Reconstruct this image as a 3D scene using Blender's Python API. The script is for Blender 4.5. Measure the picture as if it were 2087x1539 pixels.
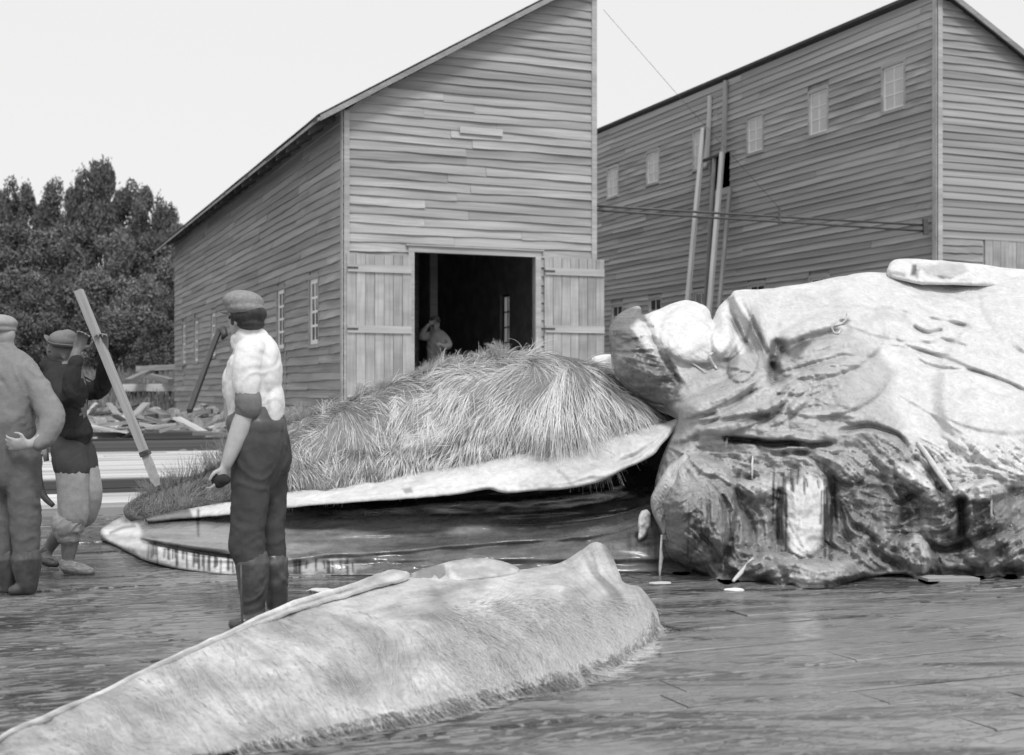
import bpy, bmesh, math, random
import numpy as np
from mathutils import Vector, Matrix
random.seed(7); np.random.seed(7)
for o in list(bpy.data.objects): bpy.data.objects.remove(o)
SC = bpy.context.scene
COL = SC.collection
# ------------------------------------------------------------------ camera, sky, sun, exposure
F, CX, HV, H = 2650.0, 1043.5, 800.0, 1.22
cam = bpy.data.cameras.new('camera'); camo = bpy.data.objects.new('camera', cam); COL.objects.link(camo)
cam.sensor_width = 36.0; cam.lens = F/2087.0*36.0; cam.shift_y = (HV-769.5)/2087.0
cam.clip_end = 2000; cam.clip_start = 0.1
camo.location = (0, 0, H); camo.rotation_euler = (math.radians(90), 0, 0)
cam.dof.use_dof = True; cam.dof.focus_distance = 9.0; cam.dof.aperture_fstop = 2.9
SC.camera = camo
W = bpy.data.worlds.new('World'); SC.world = W; W.use_nodes = True
nt = W.node_tree; nt.nodes.clear()
sky = nt.nodes.new('ShaderNodeTexSky'); sky.sky_type = 'NISHITA'; sky.sun_disc = False
sky.sun_elevation = math.radians(52); sky.sun_rotation = math.radians(150)
sky.air_density = 1.0; sky.dust_density = 4.0; sky.ozone_density = 1.0
bw = nt.nodes.new('ShaderNodeRGBToBW'); mx = nt.nodes.new('ShaderNodeMix'); mx.data_type = 'FLOAT'
mx.inputs[0].default_value = 0.78; mx.inputs[3].default_value = 8.6
bgn = nt.nodes.new('ShaderNodeBackground'); bgn.inputs[1].default_value = 0.10
outw = nt.nodes.new('ShaderNodeOutputWorld')
nt.links.new(sky.outputs[0], bw.inputs[0]); nt.links.new(bw.outputs[0], mx.inputs[2])
nt.links.new(mx.outputs[0], bgn.inputs[0]); nt.links.new(bgn.outputs[0], outw.inputs[0])
sl = bpy.data.lights.new('sun', 'SUN'); sl.energy = 1.9; sl.angle = math.radians(14); sl.color = (1, 1, 1)
so = bpy.data.objects.new('sun', sl); COL.objects.link(so)
# the light comes from high on the right, behind the camera
sd = Vector((0.18, -0.62, 1.0)).normalized()
so.rotation_euler = sd.to_track_quat('Z', 'Y').to_euler()
SC.view_settings.view_transform = 'Standard'; SC.view_settings.look = 'None'
SC.view_settings.exposure = 0.25; SC.view_settings.gamma = 1; SC.view_settings.use_curve_mapping = False
SC.render.film_transparent = False
try:
    SC.cycles_curves.shape = 'RIBBONS'
    SC.cycles.max_bounces = 9; SC.cycles.diffuse_bounces = 6
except Exception: pass

# ------------------------------------------------------------------ helpers
def at(u, v, d):
    return Vector(((u-CX)/F*d, d, H-(v-HV)/F*d))
def gd(v, z=0.0):            # depth of the point of height z seen at row v
    return (H-z)*F/(v-HV)
def tag(o, label=None, cat=None, group=None, kind=None):
    if label: o['label'] = label
    if cat: o['category'] = cat
    if group: o['group'] = group
    if kind: o['kind'] = kind
    return o
def empty(name, loc, label=None, cat=None, group=None):
    o = bpy.data.objects.new(name, None); COL.objects.link(o); o.location = loc
    o.empty_display_size = 0.1
    return tag(o, label, cat, group)
def setparent(o, p):
    if p is not None:
        o.parent = p
        # accumulate translation-only parents
        q = p; off = Vector((0, 0, 0))
        M = Matrix.Identity(4)
        chain = []
        while q is not None: chain.append(q); q = q.parent
        for q in reversed(chain): M = M @ q.matrix_parent_inverse @ q.matrix_basis
        o.matrix_parent_inverse = M.inverted()
def link(name, me, mat=None, parent=None):
    o = bpy.data.objects.new(name, me); COL.objects.link(o)
    if mat is not None and me is not None and len(me.materials) == 0: me.materials.append(mat)
    setparent(o, parent)
    return o
def mesh_from(name, v, f, smooth=False):
    me = bpy.data.meshes.new(name); me.from_pydata([tuple(x) for x in v], [], f); me.update()
    if smooth: me.polygons.foreach_set('use_smooth', [True]*len(me.polygons))
    return me
def rnd(a, b): return a+(b-a)*random.random()

# numpy noise --------------------------------------------------------
_perm = np.random.RandomState(3).rand(4096)
def _h(ix, iy, iz, s):
    n = (ix*73856093) ^ (iy*19349663) ^ (iz*83492791) ^ (s*2654435)
    return _perm[np.abs(n) % 4096]
def vnoise(x, y, z=None, s=0):
    x = np.asarray(x, float); y = np.asarray(y, float)
    z = np.zeros_like(x) if z is None else np.asarray(z, float)
    xi = np.floor(x).astype(np.int64); yi = np.floor(y).astype(np.int64); zi = np.floor(z).astype(np.int64)
    fx = x-xi; fy = y-yi; fz = z-zi
    fx = fx*fx*(3-2*fx); fy = fy*fy*(3-2*fy); fz = fz*fz*(3-2*fz)
    r = 0
    for a in (0, 1):
        wa = fx if a else 1-fx
        for b in (0, 1):
            wb = fy if b else 1-fy
            for c in (0, 1):
                wc = fz if c else 1-fz
                r = r+wa*wb*wc*_h(xi+a, yi+b, zi+c, s)
    return r*2-1
def fbm(x, y, z=None, o=4, s=0, g=0.5):
    r = 0; a = 1; t = 0; f = 1.0
    for k in range(o):
        r = r+a*vnoise(np.asarray(x)*f, np.asarray(y)*f, None if z is None else np.asarray(z)*f, s+k*17); t += a; a *= g; f *= 2.03
    return r/t
def sstep(a, b, x):
    t = np.clip((x-a)/(b-a), 0, 1); return t*t*(3-2*t)
def tps(pts, U, V):
    P = np.array(pts, float); x, y, w = P[:, 0]/500, P[:, 1]/500, P[:, 2]
    n = len(x)
    def ph(r2): return 0.5*r2*np.log(r2+1e-9)
    A = np.zeros((n+3, n+3)); A[:n, :n] = ph((x[:, None]-x)**2+(y[:, None]-y)**2)+np.eye(n)*1e-4
    A[:n, n] = 1; A[:n, n+1] = x; A[:n, n+2] = y; A[n:, :n] = A[:n, n:].T
    c = np.linalg.solve(A, np.r_[w, 0, 0, 0])
    u = np.asarray(U)/500; v = np.asarray(V)/500
    r = c[n]+c[n+1]*u+c[n+2]*v
    for i in range(n): r = r+c[i]*ph((u-x[i])**2+(v-y[i])**2)
    return r
def idw(pts, U, V, p=3.0):
    P = np.array(pts, float); k = P.shape[1]-2
    W_ = 0; R_ = [0]*k
    for row in P:
        w = 1/(((U-row[0])**2+(V-row[1])**2)/900+0.05)**(p/2)
        W_ = W_+w
        for j in range(k): R_[j] = R_[j]+w*row[2+j]
    return [r/W_ for r in R_]
def polydist(poly, U, V, closed=True):
    P = np.array(poly, float); n = len(P); best = np.full(np.shape(U), 1e9); bu = np.zeros(np.shape(U)); bv = np.zeros(np.shape(U))
    for i in range(n if closed else n-1):
        a = P[i]; b = P[(i+1) % n]; d = b-a; L = d@d+1e-9
        t = np.clip(((U-a[0])*d[0]+(V-a[1])*d[1])/L, 0, 1)
        pu = a[0]+t*d[0]; pv = a[1]+t*d[1]
        q = (U-pu)**2+(V-pv)**2
        m = q < best
        best = np.where(m, q, best); bu = np.where(m, pu, bu); bv = np.where(m, pv, bv)
    return np.sqrt(best), bu, bv
def inside(poly, U, V):
    P = np.array(poly, float); n = len(P); c = np.zeros(np.shape(U), bool)
    for i in range(n):
        x1, y1 = P[i]; x2, y2 = P[(i+1) % n]
        if y1 == y2: continue
        c ^= ((y1 > V) != (y2 > V)) & (U < (x2-x1)*(V-y1)/(y2-y1)+x1)
    return c
def catmull(P, sub=6, closed=True):
    P = [np.array(p, float) for p in P]; n = len(P); out = []
    for i in range(n if closed else n-1):
        p0 = P[(i-1) % n] if closed or i > 0 else P[0]; p1 = P[i]; p2 = P[(i+1) % n]
        p3 = P[(i+2) % n] if closed or i+2 < n else P[-1]
        for k in range(sub):
            t = k/sub
            out.append(0.5*((2*p1)+(-p0+p2)*t+(2*p0-5*p1+4*p2-p3)*t*t+(-p0+3*p1-3*p2+p3)*t**3))
    if not closed: out.append(P[-1])
    return out
def lic(vx, vy, L=14, seed=1, src=None):
    ny, nx = vx.shape
    n = np.random.RandomState(seed).rand(ny, nx) if src is None else src
    m = np.sqrt(vx**2+vy**2)+1e-9; vx = vx/m; vy = vy/m
    acc = n.copy(); yy, xx = np.mgrid[0:ny, 0:nx]
    for sgn in (1, -1):
        x = xx.astype(float); y = yy.astype(float)
        for k in range(L):
            xi = np.clip(x.round().astype(int), 0, nx-1); yi = np.clip(y.round().astype(int), 0, ny-1)
            x = x+sgn*vx[yi, xi]; y = y+sgn*vy[yi, xi]
            xi = np.clip(x.round().astype(int), 0, nx-1); yi = np.clip(y.round().astype(int), 0, ny-1)
            acc += n[yi, xi]
    acc /= (2*L+1)
    return (acc-acc.mean())/acc.std()

# ------------------------------------------------------------------ materials (all grey: the photograph is black and white)
def newmat(name):
    m = bpy.data.materials.new(name); m.use_nodes = True; t = m.node_tree; t.nodes.clear()
    o = t.nodes.new('ShaderNodeOutputMaterial'); b = t.nodes.new('ShaderNodeBsdfPrincipled')
    t.links.new(b.outputs[0], o.inputs[0]); return m, t, b
def N(t, typ, **k):
    n = t.nodes.new(typ)
    for a, v in k.items(): setattr(n, a, v)
    return n
def math_(t, op, a, b=None, c=None):
    n = N(t, 'ShaderNodeMath', operation=op)
    for i, x in enumerate((a, b, c)):
        if x is None: continue
        if isinstance(x, (int, float)): n.inputs[i].default_value = x
        else: t.links.new(x, n.inputs[i])
    return n.outputs[0]
def mrange(t, x, a, b, c, d, smooth=False):
    n = N(t, 'ShaderNodeMapRange'); n.clamp = True
    if smooth: n.interpolation_type = 'SMOOTHSTEP'
    t.links.new(x, n.inputs[0])
    for i, q in enumerate((a, b, c, d)): n.inputs[i+1].default_value = q
    return n.outputs[0]
def noise(t, vec, sc, det=5, rough=0.55, dist=0.0):
    n = N(t, 'ShaderNodeTexNoise'); n.inputs['Scale'].default_value = sc; n.inputs['Detail'].default_value = det
    n.inputs['Roughness'].default_value = rough; n.inputs['Distortion'].default_value = dist
    t.links.new(vec, n.inputs['Vector']); return n.outputs[0]
def mapping(t, vec, scale=(1, 1, 1), rot=(0, 0, 0)):
    n = N(t, 'ShaderNodeMapping'); n.inputs['Scale'].default_value = scale; n.inputs['Rotation'].default_value = rot
    t.links.new(vec, n.inputs['Vector']); return n.outputs[0]
def coords(t, which='Object', shift=True):
    if which == 'World': return N(t, 'ShaderNodeNewGeometry').outputs['Position']
    c = N(t, 'ShaderNodeTexCoord').outputs[which]
    if not shift: return c
    r = N(t, 'ShaderNodeObjectInfo').outputs['Random']
    v = N(t, 'ShaderNodeVectorMath', operation='ADD'); t.links.new(c, v.inputs[0])
    t.links.new(math_(t, 'MULTIPLY', r, 57.0), v.inputs[1]); return v.outputs[0]
def bump(t, b, h, strength=0.3, dist=0.01):
    n = N(t, 'ShaderNodeBump'); n.inputs['Strength'].default_value = strength; n.inputs['Distance'].default_value = dist
    t.links.new(h, n.inputs['Height']); t.links.new(n.outputs[0], b.inputs['Normal'])
def wood(name, lo, hi, rnd_=0.3, scale=(1.2, 22, 22), rough=0.85, bmp=0.35, stains=0.25, spec=0.25):
    m, t, b = newmat(name)
    c = coords(t); g = noise(t, mapping(t, c, scale), 1.0, 6, 0.62)
    st = noise(t, mapping(t, c, (0.5, 3, 3)), 1.0, 4)
    col = mrange(t, g, 0.3, 0.72, lo, hi)
    col = math_(t, 'MULTIPLY', col, mrange(t, st, 0.3, 0.7, 1-stains, 1+stains*0.4))
    r = N(t, 'ShaderNodeObjectInfo').outputs['Random']
    col = math_(t, 'MULTIPLY', col, mrange(t, r, 0, 1, 1-rnd_, 1+rnd_))
    t.links.new(col, b.inputs['Base Color']); b.inputs['Roughness'].default_value = rough
    b.inputs['Specular IOR Level'].default_value = spec
    bump(t, b, g, bmp, 0.006); return m
def plain(name, lo, hi, sc=8, rough=0.7, bmp=0.3, dist=0.01, spec=0.3, det=6, which='Object', shift=True, vec=(1, 1, 1), rrnd=0.0):
    m, t, b = newmat(name)
    c = mapping(t, coords(t, which, shift), vec); g = noise(t, c, sc, det, 0.6)
    col = mrange(t, g, 0.3, 0.7, lo, hi)
    if rrnd:
        col = math_(t, 'MULTIPLY', col, mrange(t, N(t, 'ShaderNodeObjectInfo').outputs['Random'], 0, 1, 1-rrnd, 1+rrnd))
    t.links.new(col, b.inputs['Base Color']); b.inputs['Roughness'].default_value = rough
    b.inputs['Specular IOR Level'].default_value = spec
    if bmp: bump(t, b, g, bmp, dist)
    return m
def cloth(name, lo, hi, sc=14, weave=500, bmp=0.4):
    m, t, b = newmat(name)
    c = coords(t, 'Object', False); g = noise(t, c, sc, 5, 0.6)
    w = noise(t, mapping(t, c, (1, 1, 0.4)), weave, 2, 0.5)
    col = math_(t, 'MULTIPLY', mrange(t, g, 0.3, 0.7, lo, hi), mrange(t, w, 0.3, 0.7, 0.82, 1.15))
    t.links.new(col, b.inputs['Base Color']); b.inputs['Roughness'].default_value = 0.92
    b.inputs['Specular IOR Level'].default_value = 0.1
    bump(t, b, math_(t, 'ADD', g, math_(t, 'MULTIPLY', w, 0.15)), bmp, 0.01); return m
def flesh(name, wet=0.5, fine=40, bmp=0.5, r_dark=0.22, r_light=0.5, dist=0.006):
    m, t, b = newmat(name)
    a = N(t, 'ShaderNodeAttribute'); a.attribute_name = 'tone'
    c = coords(t, 'Object', False)
    n1 = noise(t, c, fine, 8, 0.68, 0.6); n2 = noise(t, c, fine*0.22, 5, 0.6, 1.0)
    col = math_(t, 'MULTIPLY', a.outputs['Fac'], mrange(t, n1, 0.3, 0.7, 0.82, 1.14))
    col = math_(t, 'MULTIPLY', col, mrange(t, n2, 0.3, 0.7, 0.86, 1.1))
    t.links.new(col, b.inputs['Base Color'])
    ro = mrange(t, a.outputs['Fac'], 0.08, 0.6, r_dark, r_light)
    ro = math_(t, 'ADD', ro, mrange(t, n2, 0.35, 0.65, -0.1, 0.12)); t.links.new(ro, b.inputs['Roughness'])
    b.inputs['Specular IOR Level'].default_value = wet
    bump(t, b, math_(t, 'ADD', n1, math_(t, 'MULTIPLY', n2, 1.6)), bmp, dist); return m
def hairmat(name, lo, hi, rough=0.6):
    m, t, b = newmat(name)
    hi_ = N(t, 'ShaderNodeHairInfo')
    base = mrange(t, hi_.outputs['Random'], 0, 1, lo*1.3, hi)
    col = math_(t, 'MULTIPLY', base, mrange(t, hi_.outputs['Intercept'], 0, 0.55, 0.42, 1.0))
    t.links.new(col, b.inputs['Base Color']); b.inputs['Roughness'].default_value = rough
    b.inputs['Specular IOR Level'].default_value = 0.2; return m
M = {}
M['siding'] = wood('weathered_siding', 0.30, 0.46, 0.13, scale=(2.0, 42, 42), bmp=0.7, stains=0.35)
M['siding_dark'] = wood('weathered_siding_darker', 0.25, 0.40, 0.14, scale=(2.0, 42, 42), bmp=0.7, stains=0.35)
M['trim'] = wood('weathered_trim', 0.34, 0.48, 0.08)
M['doorwood'] = wood('door_boards', 0.30, 0.46, 0.14, scale=(22, 22, 1.2))
M['batten'] = wood('pale_batten', 0.40, 0.54, 0.08)
M['lining'] = wood('board_lining', 0.28, 0.42, 0.1)
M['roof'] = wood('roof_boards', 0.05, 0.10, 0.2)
M['whitewood'] = plain('white_painted_wood', 0.68, 0.8, 12, 0.6, 0.1)
M['palewood'] = wood('new_pale_timber', 0.42, 0.62, 0.22)
M['midwood'] = wood('grey_timber', 0.2, 0.36, 0.3)
M['darkwood'] = wood('dark_timber', 0.07, 0.14, 0.3)
M['iron'] = plain('dark_iron', 0.04, 0.09, 30, 0.5, 0.3, spec=0.5)
M['steel'] = plain('blade_steel', 0.3, 0.42, 30, 0.35, 0.2, spec=0.6)
M['stone'] = plain('rough_stone', 0.16, 0.38, 5, 0.9, 0.8, 0.03, rrnd=0.35)
M['skin'] = plain('sunburnt_skin', 0.34, 0.42, 25, 0.55, 0.15, 0.003)
M['skin_dark'] = plain('dark_skin', 0.13, 0.19, 25, 0.55, 0.15, 0.003)
M['hair_dark'] = plain('dark_hair', 0.02, 0.05, 60, 0.6, 0.6, 0.01, vec=(1, 1, 0.2))
M['shirt_white'] = cloth('white_cotton', 0.70, 0.76)
M['cloth_dark'] = cloth('dark_wool', 0.06, 0.075)
M['cloth_black'] = cloth('near_black_wool', 0.034, 0.045)
M['cloth_mid'] = cloth('grey_wool', 0.17, 0.21)
M['cloth_pale'] = cloth('faded_canvas', 0.27, 0.36)
M['cap_tweed'] = cloth('tweed', 0.2, 0.3, 60, 400)
M['leather'] = plain('wet_leather', 0.045, 0.085, 14, 0.35, 0.35, 0.008, spec=0.6)
M['leather_pale'] = plain('scuffed_leather', 0.1, 0.3, 30, 0.6, 0.5, 0.008, vec=(1, 1, 3))
# ------------------------------------------------------------------ setting: ground, deck, platforms
AX, AY = -0.3783, 0.9257            # direction of the long walls (away from the camera)
BX, BY = 0.9257, 0.3783             # direction of the gable fronts and of the deck planks
def ab(s, t, z=0.0): return Vector((BX*s+AX*t, BY*s+AY*t, z))
def terrain(x, y):
    z = -0.10+0.30*sstep(14, 22, y)+0.20*sstep(26, 44, y)
    left = sstep(0, -12, x)
    z = z+left*(0.85*sstep(43, 49, y)+1.5*sstep(52, 64, y)+0.17*np.maximum(y-64, 0)*(1-sstep(90, 150, y)*0.5))
    z = z+0.05*fbm(x*0.7, y*0.7, o=3, s=5)*sstep(20, 26, y)
    return z
def make_ground():
    xs = np.unique(np.r_[np.linspace(-700, -60, 14), np.linspace(-60, 45, 106), np.linspace(45, 700, 14)])
    ys = np.unique(np.r_[np.linspace(-60, 0, 7), np.linspace(0, 110, 111), np.linspace(110, 900, 16)])
    X, Y = np.meshgrid(xs, ys); Z = terrain(X, Y)
    v = np.c_[X.ravel(), Y.ravel(), Z.ravel()]; nx = len(xs); f = []
    for j in range(len(ys)-1):
        for i in range(nx-1): a = j*nx+i; f.append((a, a+1, a+nx+1, a+nx))
    m, t, b = newmat('yard_ground')
    c = coords(t, 'World'); g = noise(t, c, 2.5, 8, 0.65); g2 = noise(t, c, 0.25, 4)
    t.links.new(math_(t, 'MULTIPLY', mrange(t, g, 0.3, 0.7, 0.12, 0.3), mrange(t, g2, 0.3, 0.7, 0.8, 1.2)), b.inputs['Base Color'])
    b.inputs['Roughness'].default_value = 0.95; bump(t, b, g, 0.7, 0.08)
    o = link('ground', mesh_from('ground', v, f, True), m); tag(o, kind='structure')
make_ground()

def deckmat():
    m, t, b = newmat('wet_deck')
    P = coords(t, 'World')
    rot = (0, 0, -math.atan2(BY, BX))
    v = mapping(t, P, (1, 1, 1), rot)
    grain = noise(t, mapping(t, v, (1.0, 14, 1)), 2.2, 7, 0.62, 0.3)
    smear = noise(t, mapping(t, P, (0.45, 1.9, 1), (0, 0, -0.25)), 1.3, 8, 0.62, 1.6)
    big = noise(t, P, 0.45, 4, 0.5, 0.8)
    fine = noise(t, mapping(t, v, (2.4, 7, 1)), 3.0, 10, 0.74, 0.9)
    rip = noise(t, mapping(t, v, (4, 10, 1)), 5.0, 6, 0.65, 0.8)
    r = N(t, 'ShaderNodeObjectInfo').outputs['Random']
    sx = N(t, 'ShaderNodeSeparateXYZ'); t.links.new(P, sx.inputs[0])
    # scum lies thicker towards the right near side, where the carcass has been dragged
    thick = math_(t, 'MULTIPLY', mrange(t, sx.outputs['X'], -1.5, 2.0, 0, 1, True), mrange(t, sx.outputs['Y'], 9.0, 6.5, 0, 1, True))
    wetm = math_(t, 'ADD', math_(t, 'MULTIPLY', big, 0.35), math_(t, 'MULTIPLY', fine, 0.65))
    wet = mrange(t, wetm, 0.475, 0.53, 0, 1, True)      # 1 = sodden raised grain, 0 = standing film
    colw = math_(t, 'MULTIPLY', mrange(t, grain, 0.3, 0.7, 0.14, 0.30), mrange(t, r, 0, 1, 0.85, 1.2))
    cold = mrange(t, grain, 0.3, 0.7, 0.025, 0.06)
    m1 = N(t, 'ShaderNodeMix'); m1.data_type = 'FLOAT'; t.links.new(wet, m1.inputs[0]); t.links.new(cold, m1.inputs[2]); t.links.new(colw, m1.inputs[3])
    s_ = math_(t, 'ADD', smear, math_(t, 'MULTIPLY', thick, 0.13))
    scum = math_(t, 'MULTIPLY', mrange(t, s_, 0.46, 0.66, 0, 1, True), mrange(t, fine, 0.3, 0.6, 0.7, 1))
    liq = math_(t, 'MAXIMUM', math_(t, 'MULTIPLY', thick, 0.92), scum)
    dry = math_(t, 'SUBTRACT', 1.0, math_(t, 'MULTIPLY', liq, 0.86))
    m2 = N(t, 'ShaderNodeMix'); m2.data_type = 'FLOAT'; t.links.new(scum, m2.inputs[0]); t.links.new(m1.outputs[0], m2.inputs[2]); m2.inputs[3].default_value = 0.26
    t.links.new(m2.outputs[0], b.inputs['Base Color'])
    ro = math_(t, 'ADD', math_(t, 'MULTIPLY', mrange(t, wet, 0, 1, 0.03, 0.24), dry), math_(t, 'MULTIPLY', scum, 0.14)); ro = math_(t, 'ADD', ro, 0.03); t.links.new(ro, b.inputs['Roughness'])
    b.inputs['Specular IOR Level'].default_value = 0.6
    h = math_(t, 'ADD', math_(t, 'MULTIPLY', math_(t, 'MULTIPLY', grain, wet), 0.8), math_(t, 'ADD', math_(t, 'MULTIPLY', wet, 0.25), math_(t, 'ADD', math_(t, 'MULTIPLY', rip, 0.35), math_(t, 'MULTIPLY', smear, 0.5))))
    h = math_(t, 'MULTIPLY', math_(t, 'MULTIPLY', h, dry), mrange(t, wet, 0, 1, 0.25, 1)); h = math_(t, 'ADD', h, math_(t, 'MULTIPLY', smear, 0.25))
    bump(t, b, h, 0.75, 0.02); return m
M['deck'] = deckmat()
deck = empty('slipway_deck', (0, 8, 0)); deck['kind'] = 'structure'
def plank_mesh(name, L, w, h, n=5, jit=0.004, wave=0.003):
    v = []; f = []
    for i in range(n+1):
        x = L*i/n-L/2
        for (y, z) in ((-w/2, -h), (-w/2, -0.006), (-w/2+0.006, 0), (w/2-0.006, 0), (w/2, -0.006), (w/2, -h)):
            v.append((x, y+rnd(-jit, jit)*(1 if abs(y) > w/2-0.01 else 0), z+rnd(-wave, wave)*(z > -h)))
    for i in range(n):
        for k in range(6):
            a = i*6+k; b_ = i*6+(k+1) % 6; f.append((a, a+6, b_+6, b_))
    f.append(tuple(range(5, -1, -1))[::-1]); f.append(tuple(n*6+k for k in range(5, -1, -1)))
    return mesh_from(name, v, f)
angB = math.atan2(BY, BX)
pw = 0.24
variants = [plank_mesh('deck_plank', 1.0, pw-0.010, 0.045, 8) for _ in range(5)]
for me in variants: me.materials.append(M['deck'])
def place(o, s, t, z, sx, extra=0.0, rx=0.0):
    o.matrix_basis = Matrix.Translation(ab(s, t, z)) @ Matrix.Rotation(angB+extra, 4, 'Z') @ Matrix.Rotation(rx, 4, 'X') @ Matrix.Diagonal((sx, 1, 1, 1))
r = 0; t_ = 2.6
while t_ < 13.7:
    # from the left edge of the view to the right edge at this row
    s = -0.033*t_-1.2+rnd(-1.5, 0); end = 1.02*t_+0.8
    while s < end:
        L = rnd(4.2, 6.2)
        o = link('plank', random.choice(variants), None, deck)
        place(o, s+L/2, t_, rnd(-0.002, 0.002), L-0.008)
        s += L
    t_ += pw

plat = empty('timber_platform', ab(-6, 13.8, 0), 'low timber platform of long pale boards in two steps behind the slipway', 'platform')
def beam_mesh(name, w, h, n=6, jit=0.004):
    v = []; f = []
    for i in range(n+1):
        x = i/n-0.5
        for (y, z) in ((-w/2, 0), (-w/2, h), (w/2, h), (w/2, 0)):
            v.append((x, y+rnd(-jit, jit), z+rnd(-jit, jit)))
    for i in range(n):
        for k in range(4):
            a = i*4+k; b_ = i*4+(k+1) % 4; f.append((a, b_, b_+4, a+4))
    f.append((0, 3, 2, 1)); f.append((n*4, n*4+1, n*4+2, n*4+3))
    return mesh_from(name, v, f)
def beam(name, s0, s1, t, z, w, h, mat, parent, extra=0.0):
    me = beam_mesh(name, w, h); me.materials.append(mat)
    o = link(name, me, None, parent); place(o, (s0+s1)/2, t, z, s1-s0, extra); return o
# depth in t of the steps at the left of the picture (x about -3)
tA, tB, tC = 13.55, 15.45, 22.2
tt = tA
for k in range(4):
    for (s0, s1) in ((-5, 1.0), (1.02, 8.4)): beam('board', s0, s1, tt+0.25, rnd(-0.004, 0.0), 0.49, 0.078, M['palewood'] if k else M['midwood'], plat)
    tt += 0.5
beam('edge_beam', -5, 9, tB+0.10, 0.0, 0.2, 0.115, M['darkwood'], plat)
beam('edge_beam', -5, 9, tB+0.20, 0.122, 0.24, 0.09, M['darkwood'], plat)
tt = tB+0.34
while tt < tC:
    w_ = rnd(0.26, 0.34)
    for (s0, s1) in ((-5, 2.4+rnd(-1.5, 1.5)), (None, 9)):
        if s0 is None: s0 = last+0.01
        beam('board', s0, s1, tt+w_/2, 0.175+rnd(0, 0.006), w_-0.006, 0.05, M['palewood'], plat); last = s1
    tt += w_
beam('edge_beam', -5, 9, tC+0.35, 0.10, 0.16, 0.12, M['midwood'], plat)
# two sleepers-and-rail lines and a loose timber behind the platform
track = empty('rail_track', ab(-7, 25, 0.15), 'old light rail track with dark rails between the platform and the rubble', 'railway track')
def rail_mesh():
    prof = [(-0.05, 0), (-0.05, 0.012), (-0.008, 0.02), (-0.008, 0.07), (-0.026, 0.078), (-0.026, 0.1), (0.026, 0.1), (0.026, 0.078), (0.008, 0.07), (0.008, 0.02), (0.05, 0.012), (0.05, 0)]
    v = [(x, p[0], p[1]) for x in (-0.5, 0.5) for p in prof]; n = len(prof)
    f = [(k, (k+1) % n, n+(k+1) % n, n+k) for k in range(n)]+[tuple(range(n))[::-1], tuple(range(n, 2*n))]
    return mesh_from('rail', v, f)
rm = rail_mesh(); rm.materials.append(M['iron'])
for tr in (24.2, 25.4):
    o = link('rail', rm, None, track); place(o, 2.0, tr, 0.26, 15)
for k in range(17):
    me = beam_mesh('sleeper', 0.2, 0.12); me.materials.append(M['darkwood' if k % 3 else 'midwood'])
    o = link('sleeper', me, None, track)
    o.matrix_basis = Matrix.Translation(ab(-5+k*0.85, 24.8, 0.14)) @ Matrix.Rotation(angB+math.pi/2+rnd(-.05, .05), 4, 'Z') @ Matrix.Diagonal((1.9, 1, 1, 1))
beam('timber', -6, 8.5, 23.6, 0.16, 0.22, 0.2, M['darkwood'], track)
beam('timber', -6, 8.2, 26.6, 0.2, 0.26, 0.24, M['darkwood'], track)

# ------------------------------------------------------------------ buildings
def hit(P0, d, u):
    """distance along the wall line P0 + t*d at picture column u"""
    k = (u-CX)/F
    return (k*P0[1]-P0[0])/(d[0]-k*d[1])
def zat(P0, d, t, v):
    y = P0[1]+d[1]*t; return H-(v-HV)/F*y
unitb = []
EXPO = 0.164
for _ in range(6):
    n = 8; v = []; f = []; ph = rnd(0, 6)
    for i in range(n+1):
        x = i/n; jz = 0.010*math.sin(ph+x*rnd(3.5, 4.5))+rnd(-0.006, 0.006)
        v += [(x, -0.036+0.008*math.sin(ph*2+x*7)+rnd(-.004, .004), jz), (x, -0.004, 0.19), (x, 0.006, 0.19), (x, -0.006, jz)]
    for i in range(n):
        for k in range(4):
            a = i*4+k; b_ = i*4+(k+1) % 4; f.append((a, a+4, b_+4, b_))
    f.append((0, 1, 2, 3)); f.append((n*4+3, n*4+2, n*4+1, n*4))
    unitb.append(mesh_from('clapboard', v, f))
def boardset(mat):
    r = []
    for me in unitb:
        c = me.copy(); c.materials.append(mat); r.append(c)
    return r
def wallframe(P0, d, z):      # local x along wall, -y outward (right-hand normal), z up
    X = Vector((d[0], d[1], 0)); Z = Vector((0, 0, 1)); Y = Z.cross(X)
    Mx = Matrix.Identity(4)
    for i in range(3): Mx[i][0] = X[i]; Mx[i][1] = Y[i]; Mx[i][2] = Z[i]; Mx[i][3] = (P0[0], P0[1], z)[i]
    return Mx
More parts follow.
